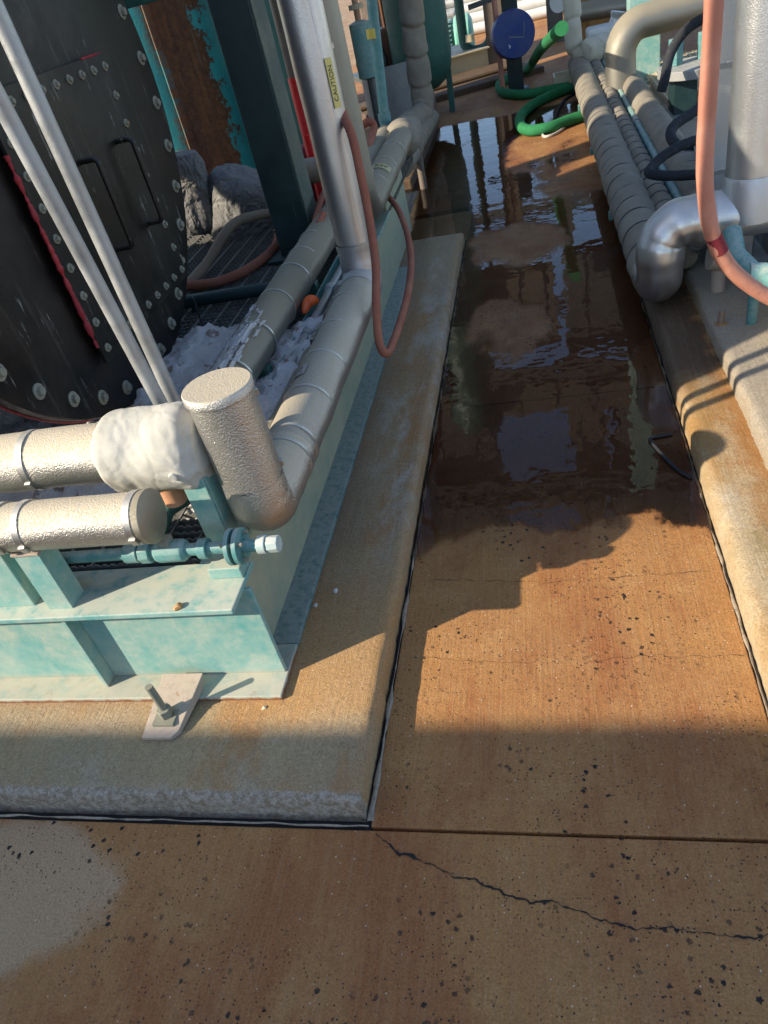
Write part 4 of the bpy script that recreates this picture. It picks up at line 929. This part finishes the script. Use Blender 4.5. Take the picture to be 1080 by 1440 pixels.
# clad elbow line and big riser
EY = 3.25
cl_ = thing('clad_riser_line', 'large bright metal clad pipe with dented elbow and mitred riser over the right kerb', 'pipe', (.8, EY, .15))
HZ = .47
P = fillet([(X1, EY + .14, Z1), (X1, EY, Z1), (X1, EY, HZ), (X1 + .2, EY, HZ)], .115, 14)
MB().tube(dense(P, .01), .098, 44, fn=lambda L, a, p: 1 + .07 * nz(p, 8, 3) + .06 * nz(p, 19, 5) - .05 * math.exp(-(nz(p, 6, 8) / .05) ** 2) - .10 * max(0, 1 - (p - Vector((X1 + .03, EY - .02, HZ))).length / .10) * max(0, math.cos(a * 2 + 1.0))).build('elbow', M['jacket_dent'], cl_, 50)
bands(cl_, [((X1, EY, Z1 + .10), (0, 0, 1)), ((X1 + .19, EY, HZ), (1, 0, 0))], .099, .016, clip=False)
MB().tube([(X1 + .18, EY, HZ), (1.6, EY, HZ)], .096, 44).build('crossing', M['jacket_clean'], cl_)
MB().tube([(.80, EY, HZ), (.80, EY, 4.2)], .098, 44).build('riser', M['jacket_clean'], cl_)
MB().tube([(.80, EY, HZ - .02), (.80, EY, HZ + .13), (.80, EY, HZ + .15)], [.112, .106, .10], 44, False).build('mitre_collar', M['jacket_plain'], cl_, 30)
bands(cl_, [((.80, EY, z), (0, 0, 1)) for z in (.72, 1.0, 1.5)], .098, .014)
bx = thing('clad_box_duct', 'flat sided metal clad duct standing beside the bright riser', 'duct', (.78, 3.55, .15))
MB().box(.70, .90, 3.52, 3.66, .15, 4.2).build('casing', M['jacket_clean'], bx, 0, .008)
for z in (.55, .95, 1.45): MB().box(.695, .905, 3.514, 3.668, z, z + .02).build('strap', M['band'], bx, 0, .001)
o = blanket([(.60, 3.44, .34), (.74, 3.46, .36)], .085, 71, .012, 40, step=.01).build('grey_pillow', M['grey_blanket'], None, 70, loc=(.67, 3.45, .3)); tag(o, 'small grey padded pillow behind the dented elbow', 'blanket')
# hoses
hose('pink_hose', 'faded pink hose hanging in front of the bright riser', [px(1006, -120, Y=2.3), px(1004, 0, Y=2.3), px(998, 100, Y=2.32), px(992, 200, Y=2.34), px(992, 270, Y=2.35), px(1002, 330, Y=2.36), px(1022, 370, Y=2.38), px(1050, 398, Y=2.40), px(1085, 420, Y=2.42), px(1130, 440, Y=2.45)], .0235, 'hose_pink', 18)
u0, u1 = px(1003, 332, Y=2.36), px(1013, 354, Y=2.37); tag(MB().tube([u0, u1], .0242, 18).build('tape_sleeve', M['maroon'], None, loc=u1), 'dark tape sleeve wound round the faded pink hose', 'tape')
hose('black_hose', 'black hose bent in a hairpin over the lumpy taped pipe', [px(1010, 192, Y=4.6), px(970, 200, Y=4.5), px(935, 218, Y=4.4), px(916, 236, Y=4.3), px(914, 244, Y=4.25), px(935, 247, Y=4.2), px(970, 246, Y=4.15), px(1012, 242, Y=4.1)], .026, 'hose_black', 14)
hose('black_hose', 'black hose running down from the flanged pedestal', [px(1000, 20, Y=6.2), px(965, 42, Y=6.2), px(943, 75, Y=6.2), px(935, 110, Y=6.1), px(930, 128, Y=6.1)], .034, 'hose_black', 14)
hose('black_hose', 'short black hose kinked beside the pedestal foot', [px(1000, 140, Y=5.3), px(975, 158, Y=5.2), px(950, 175, Y=5.1), px(943, 190, Y=5.0), px(952, 204, Y=4.9), px(970, 212, Y=4.8)], .03, 'hose_black', 14)
# pedestal
q = px(975, 160, Z=.16); pe = thing('flanged_pedestal', 'grey round flange plate on a dark box pedestal with bolts', 'pedestal', (q.x, q.y + .1, .15))
fz = px(975, 100, Y=q.y).z; cx, cy = q.x + .03, q.y + .12
MB().tube([(cx, cy, fz - .03), (cx, cy, fz + .03)], .27, 40).build('flange_plate', M['grey_steel'], pe, 35, .004)
MB().box(cx - .17, cx - .01, cy - .12, cy + .15, .17, fz - .03).build('box_leg', M['green'], pe, 0, .004)
MB().cyl((cx + .06, cy - .1, .17), (cx + .06, cy - .1, fz - .03), .05, 20).build('round_leg', M['grey_steel'], pe)
MB().box(cx - .27, cx + .3, cy - .25, cy + .3, .151, .172).build('foot_plate', M['grey_steel'], pe, 0, .004)
for k in range(3):
    a = -.4 + k * 1.5; MB().cyl((cx + .16 * math.cos(a), cy + .12 * math.sin(a), fz + .03), (cx + .16 * math.cos(a), cy + .12 * math.sin(a), fz + .2), .055, 6).build('bolt', M['teal_pipe'], pe, 0, .004)
# right skid: edge beam and mesh floor
rs = thing('right_skid', 'grey steel skid edge beam and mesh deck behind the right plinth', 'skid base', (1.4, 4, .15))
MB().box(.96, .975, 1.2, 4.9, .151, .40).build('edge_beam', M['grey_steel'], rs, 0, .003)
MB().box(.90, .96, 1.2, 4.9, .151, .165).build('toe_flange', M['grey_steel'], rs, 0, .002)
mesh = thing('mesh_deck', 'square mesh floor deck behind the thick grey bent pipe', 'grating', (1.5, 7, .2))
b0 = None
for k in range(34):
    y = 6.6 + k * .06
    if b0 is None:
        b0 = MB().box(0, 1.8, -.004, .004, -.03, 0).build('mesh_bar', M['cream'], None, 0); b0.parent = mesh; ROOT[b0.name] = ROOT[mesh.name]; b0.location = Vector((.98, y, .22)) - ROOT[mesh.name]
    else: share(b0, mesh, (.98, y, .22))
b1 = None
for k in range(28):
    x = 1.0 + k * .06
    if b1 is None:
        b1 = MB().box(-.004, .004, 0, 2.0, -.029, .001).build('mesh_rod', M['cream'], None, 0); b1.parent = mesh; ROOT[b1.name] = ROOT[mesh.name]; b1.location = Vector((x, 6.6, .22)) - ROOT[mesh.name]
    else: share(b1, mesh, (x, 6.6, .22))
# valve fittings at the frame's right edge
vf = thing('teal_valve', 'teal elbow valve under the clad crossing beside the pink hose', 'valve', (.86, 3.0, .15))
MB().tube(fillet([px(1030, 325, Y=3.1), px(1035, 358, Y=3.0), px(1062, 385, Y=2.9), px(1100, 400, Y=2.85)], .05, 6), .034, 18).build('body', M['teal_pipe'], vf)
a = px(1063, 385, Y=2.9); MB().cyl(a - Vector((.03, .0, .0)), a + Vector((.03, 0, -.01)), .046, 18).build('hub', M['teal'], vf)
MB().cyl(a + Vector((.03, 0, -.02)), a + Vector((.10, 0, -.03)), .035, 16).build('outlet', M['white'], vf)
MB().cyl((a.x, a.y, .15), (a.x, a.y, a.z), .02, 10).build('stand', M['teal_pipe'], vf)
cp = thing('clamp_plate', 'small dusty plate bracket below the clad crossing', 'bracket', (.66, 3.2, .15))
MB().cyl((.665, EY, .32), (.74, EY, .30), .07, 24).build('saddle', M['bracket'], cp); MB().cyl((.70, EY, .15), (.70, EY, .33), .03, 12).build('stem', M['bracket'], cp)
# anchor stubs on the plinth
for (xx, yy, lbl) in ((1013, 455, 'rusty anchor stub standing on the right plinth top'),):
    q = px(xx, yy, Z=.151); an = thing('anchor_stub', lbl, 'anchor bolt', (q.x, q.y, .151))
    MB().tube(dense([q, q + Vector((.004, 0, .055))], .004), .0125, 14, fn=lambda L, a, p: 1 + .05 * math.sin(L * 1800)).build('stud', M['rod'], an)
    MB().tube([q, q + Vector((0, 0, .004))], [.026, .02], 14, fn=lambda L, a, p: 1 + .3 * nz((math.cos(a), math.sin(a), 0), 2)).build('grout_ring', M['kerb'], an)
# thin twig-like cable in the water
hose('loose_cable', 'short dark bent cable lying at the puddle edge by the kerb', [px(945, 610, Z=.008), px(925, 614, Z=.008), px(914, 617, Z=.01), px(925, 632, Z=.008), px(950, 658, Z=.01), px(972, 672, Z=.008)], .006, 'hose_black', 8, cat='cable')

# ------------------------------------------------------------------ right background
gl = thing('bent_grey_pipe', 'thick grey pipe bent from upright to level beside the teal post', 'pipe', px(872, 115, Z=.2))
yb = 7.4; a = px(873, 112, Y=yb); b = px(869, 45, Y=yb); c = px(960, 15, Y=yb + .3)
MB().tube(dense(fillet([(a.x, yb, .25), (a.x, yb, b.z + .03), (c.x + .8, yb + .4, c.z + .03)], .2, 8), .03), .125, 32, fn=lambda L, a, p: 1 + .03 * nz(p, 6)).build('pipe_shell', M['dull'], gl)
tpz = px(897, 95, Z=.2); tq = thing('teal_post', 'square teal post with dusty foot behind the bent grey pipe', 'column', (tpz.x, 8.0, .15))
MB().box(tpz.x - .13, tpz.x + .13, 7.9, 8.12, .15, 4.5).build('shaft', M['teal'], tq, 0, .006); MB().box(tpz.x - .2, tpz.x + .2, 7.84, 8.2, .15, .17).build('foot', M['teal'], tq, 0, .003)
ww = thing('white_wrapped_riser', 'pale wrapped pipe with tied joints rising beside the walkway', 'pipe', px(808, 85, Z=.2))
yb = 9.0; P = fillet([px(800, -60, Y=yb), px(808, 76, Y=yb), px(850, 66, Y=yb + .1)], .10, 6)
MB().tube(dense(P, .012), .085, 28, fn=wrapfn(.085, .26, 5, .05, .12)).build('wrapping', M['wrap_white'], ww, 70)
d_ = px(787, 2, Y=9.05); MB().cyl(d_ - Vector((.02, .05, 0)), d_ + Vector((.02, .02, 0)), .09, 20).build('gauge', M['white'], ww)
wh = thing('white_wrapped_header', 'pale crumpled wrapped pipe lying across the taped pipes', 'pipe', px(850, 70, Z=.3))
MB().tube(dense([px(822, 76, Y=8.9), px(848, 66, Y=9.0), px(870, 62, Y=9.1)], .012), .12, 30, fn=wrapfn(.12, .13, 9, .10, .16)).build('wrapping', M['wrap_white'], wh, 70)
gh = thing('grey_header', 'level grey pipe high behind the pale wrapped riser', 'pipe', px(850, 15, Y=9.6))
MB().cyl(px(812, 18, Y=9.6), px(890, 6, Y=9.8), .09, 20).build('pipe_shell', M['dull'], gh)
q = px(850, 25, Y=10.2); ob = thing('ochre_cabinet', 'ochre steel cabinet behind the grey header pipe', 'cabinet', (q.x, 10.2, 0))
MB().box(q.x - .25, q.x + .2, 10.2, 10.6, 0, q.z + .25).build('casing', M['orange_box'], ob, 0, .01); MB().box(q.x - .18, q.x + .13, 10.185, 10.199, .3, q.z + .15).build('door', M['orange_box'], ob, 0, .004)
vb = thing('silver_valve', 'small bright foil wrapped valve above the pale header', 'valve', px(868, 38, Y=9.3))
MB().tube(spline([px(862, 50, Y=9.2), px(866, 35, Y=9.2), px(870, 16, Y=9.2)], 8), .07, 16, fn=lambda L, a, p: 1 + .35 * nz(p, 14)).build('foil', M['jacket_clean'], vb)
cr = thing('valve_carton', 'crumpled white parcel on the pale header pipe', 'parcel', px(845, 52, Y=9.1))
q = px(845, 50, Y=9.1); MB().box(q.x - .14, q.x + .14, 9.05, 9.3, q.z - .1, q.z + .08).build('parcel', M['white'], cr, 0, .03)

# far yard: stacked pale pipes, columns, racks and a shed added for shade
def stack(lbl, grp, base, n, rows, r, ln, mat, ang):
    d = Vector((math.cos(ang), math.sin(ang), 0)); s = Vector((-d.y, d.x, 0)); first = None
    for j in range(rows):
        for i in range(n - j):
            c = Vector(base) + s * ((i + j * .5) * r * 2.05) + Vector((0, 0, r + j * r * 1.75))
            if first is None:
                m = MB(); m.tube([-d * ln / 2, d * ln / 2], r, 18, False); m.tube([d * ln / 2, -d * ln / 2], r * .9, 18, False)
                o = first = m.build('stacked_pipe', M[mat])
            else: o = first.copy(); C.objects.link(o)
            o.location = c + d * random.uniform(-.06, .06); tag(o, lbl, 'pipe', grp)
stack('white pipe length in the stack beyond the blue reel', 'stacked white pipes', (.35, 16.2, 0), 7, 4, .09, 3.0, 'white', .12)
stack('pale grey pipe length in the stack beyond the U bend', 'stacked pale grey pipes', (-1.6, 17.6, 0), 6, 3, .10, 2.6, 'galv', -.1)
stack('cream pipe length in the stack behind the pale wrapped riser', 'stacked cream pipes', (1.9, 13.0, 0), 6, 4, .08, 2.4, 'cream', .05)
def col(x, y, h, mat, lbl, wd=.2, name='rack_column'):
    t = thing(name, lbl, 'column', (x, y, 0)); MB().box(x - wd / 2, x + wd / 2, y - wd / 2, y - wd / 2 + .02, .02, h).build('flange', M[mat], t, 0, .003)
    MB().box(x - wd / 2, x + wd / 2, y + wd / 2 - .02, y + wd / 2, .02, h).build('flange', M[mat], t, 0, .003); MB().box(x - .008, x + .008, y - wd / 2 + .02, y + wd / 2 - .02, .02, h).build('web', M[mat], t, 0)
    MB().box(x - wd * .8, x + wd * .8, y - wd * .8, y + wd * .8, 0, .02).build('foot', M[mat], t, 0); return t
q = px(703, 98, Z=0); col(q.x, q.y, 3.3, 'brown_steel', 'brown grey rack column behind the blue reel', .26)
col(-2.9, 9.0, 7.0, 'green', 'dark green rack column beyond the green tank', .3)
col(2.3, 10.6, 7.0, 'dark_steel', 'dark rack column beyond the teal post', .3)
col(2.2, 16.5, 7.0, 'dark_steel', 'dark rack column beside the cream pipe stack', .3)
col(-2.9, 16.5, 7.0, 'brown_steel', 'brown rack column beside the pale grey pipe stack', .3)
col(.35, 13.0, 7.0, 'dark_steel', 'dark rack column beyond the pale wrapped riser', .22)
# overhead pipe rack, mirrored in the puddle
def rackbeam(p, q_, lbl, mat='dark_steel', h=.3):
    t = thing('rack_beam', lbl, 'beam', p); p, q_ = Vector(p), Vector(q_)
    MB().beam(p, q_, .02, h - .04).build('web', M[mat], t, 0)
    for s_ in (-1, 1): MB().beam(p + Vector((0, 0, s_ * (h / 2 - .01))), q_ + Vector((0, 0, s_ * (h / 2 - .01))), .16, .02).build('flange', M[mat], t, 0)
for y, z, lbl in ((9.0, 3.3, 'lower cross beam of the rack beyond the green tank'), (9.05, 5.2, 'upper cross beam of the rack beyond the green tank'), (10.75, 4.2, 'cross beam of the rack beyond the teal post'), (16.5, 3.4, 'lower cross beam of the far rack'), (16.5, 5.6, 'upper cross beam of the far rack')):
    rackbeam((-3.0, y, z), (2.4, y, z), lbl)
def deckbox(name, lbl, cat, x0, x1, y0, y1, z0, z1, mat, ribs=0):
    t = thing(name, lbl, cat, ((x0 + x1) / 2, (y0 + y1) / 2, z0)); MB().box(x0, x1, y0, y1, z0, z1).build('casing', M[mat], t, 0, .01)
    for k in range(ribs):
        x = x0 + (x1 - x0) * (k + .5) / ribs; MB().box(x - .02, x + .02, y0 - .03, y0 - .001, z0 + .02, z1 - .02).build('rib', M[mat], t, 0)
    return t
deckbox('cable_duct', 'dark hanging cable duct over the dark green rack column', 'duct', -3.0, -.97, 9.2, 9.5, 1.85, 3.1, 'dark_steel', 5)
deckbox('cable_duct', 'short dark hanging cable duct over the blue reel', 'duct', -.86, .07, 9.2, 9.5, 1.9, 3.0, 'brown_steel', 3)
deckbox('cable_duct', 'dark hanging cable duct over the pale wrapped riser', 'duct', .18, 2.4, 9.2, 9.5, 1.8, 3.1, 'dark_steel', 5)
deckbox('rack_girder', 'deep brown girder above the hanging cable ducts', 'girder', -3.2, 2.6, 9.22, 9.45, 3.46, 4.05, 'brown_steel', 12)
deckbox('rack_hopper', 'tall dark hopper on the girder above the dark green rack column', 'hopper', -3.2, -.98, 9.3, 10.4, 4.06, 7.4, 'dark_steel', 4)
deckbox('rack_hopper', 'narrow brown hopper on the girder above the pale wrapped riser', 'hopper', .12, .68, 9.3, 10.4, 4.06, 7.0, 'brown_steel', 2)
deckbox('rack_hopper', 'wide dark hopper on the girder above the teal post', 'hopper', .80, 2.8, 9.3, 10.4, 4.06, 7.4, 'dark_steel', 4)
deckbox('rack_girder', 'shallow brown girder joining the hoppers', 'girder', -.97, .11, 9.32, 9.5, 5.36, 5.75, 'brown_steel', 3)
# unseen clad shed added behind the camera so its eave shades the near concrete
shd = thing('shade_shed', 'unseen grey clad shed added behind the camera to shade the near concrete', 'shade caster', (-7, -3.4, 0))
SHADE_EAVE, WY = 3.0, 1.13 - 3.0 / math.tan(SUN_EL) * math.cos(SUN_AZ)
MB().box(-13, -2.6, WY - 3.6, WY - .02, 0, SHADE_EAVE - .02).build('shade_shed_wall', M['added_shed'], shd, 0)
MB().box(-13.1, -2.5, WY - 3.7, WY, SHADE_EAVE - .02, SHADE_EAVE + .02).build('shade_shed_roof', M['added_shed'], shd, 0)
rb = None
for k in range(40):
    x = -12.9 + k * .26
    if rb is None:
        rb = MB().box(-.04, .04, -.018, 0.0, 0, SHADE_EAVE - .03).build('shade_shed_rib', M['added_shed'], None, 0); rb.parent = shd; ROOT[rb.name] = ROOT[shd.name]; rb.location = Vector((x, WY - .001, 0)) - ROOT[shd.name]
    else: share(rb, shd, (x, WY - .001, 0))
# unseen vessels added up-sun to throw shade over the skid and the walkway
ud = thing('shade_drum', 'unseen black drum added above the bolted black vessel for its shade', 'vessel', (-3, 2.5, 2.2))
MB().tube([(-4.5, 2.55, 3.15), (-4.4, 2.55, 3.15), (-1.9, 2.55, 3.15), (-1.75, 2.55, 3.15)], [.5, .82, .82, .5], 56).build('drum', M['black'], ud)
for x in (-3.9, -2.4): MB().box(x - .06, x + .06, 2.1, 3.0, 2.15, 2.6).build('saddle', M['black'], ud, 0)
for (x, y, r, lbl) in ((-4.9, 3.5, .20, 'unseen slim green cylinder added beyond the black vessels for its shade'), (-5.5, 4.75, .28, 'unseen tall green cylinder added left of the rusty tank for its shade'), (-5.4, 9.4, .8, 'unseen stout green cylinder added beyond the rusty tank for its shade')):
    vcyl('shade_column', lbl, 'vessel', (x, y, 0), r, 5.2, M['green2'], (1.2, 3.2), dome=r * .5)  # unseen cylinders added to shade and stripe the walkway
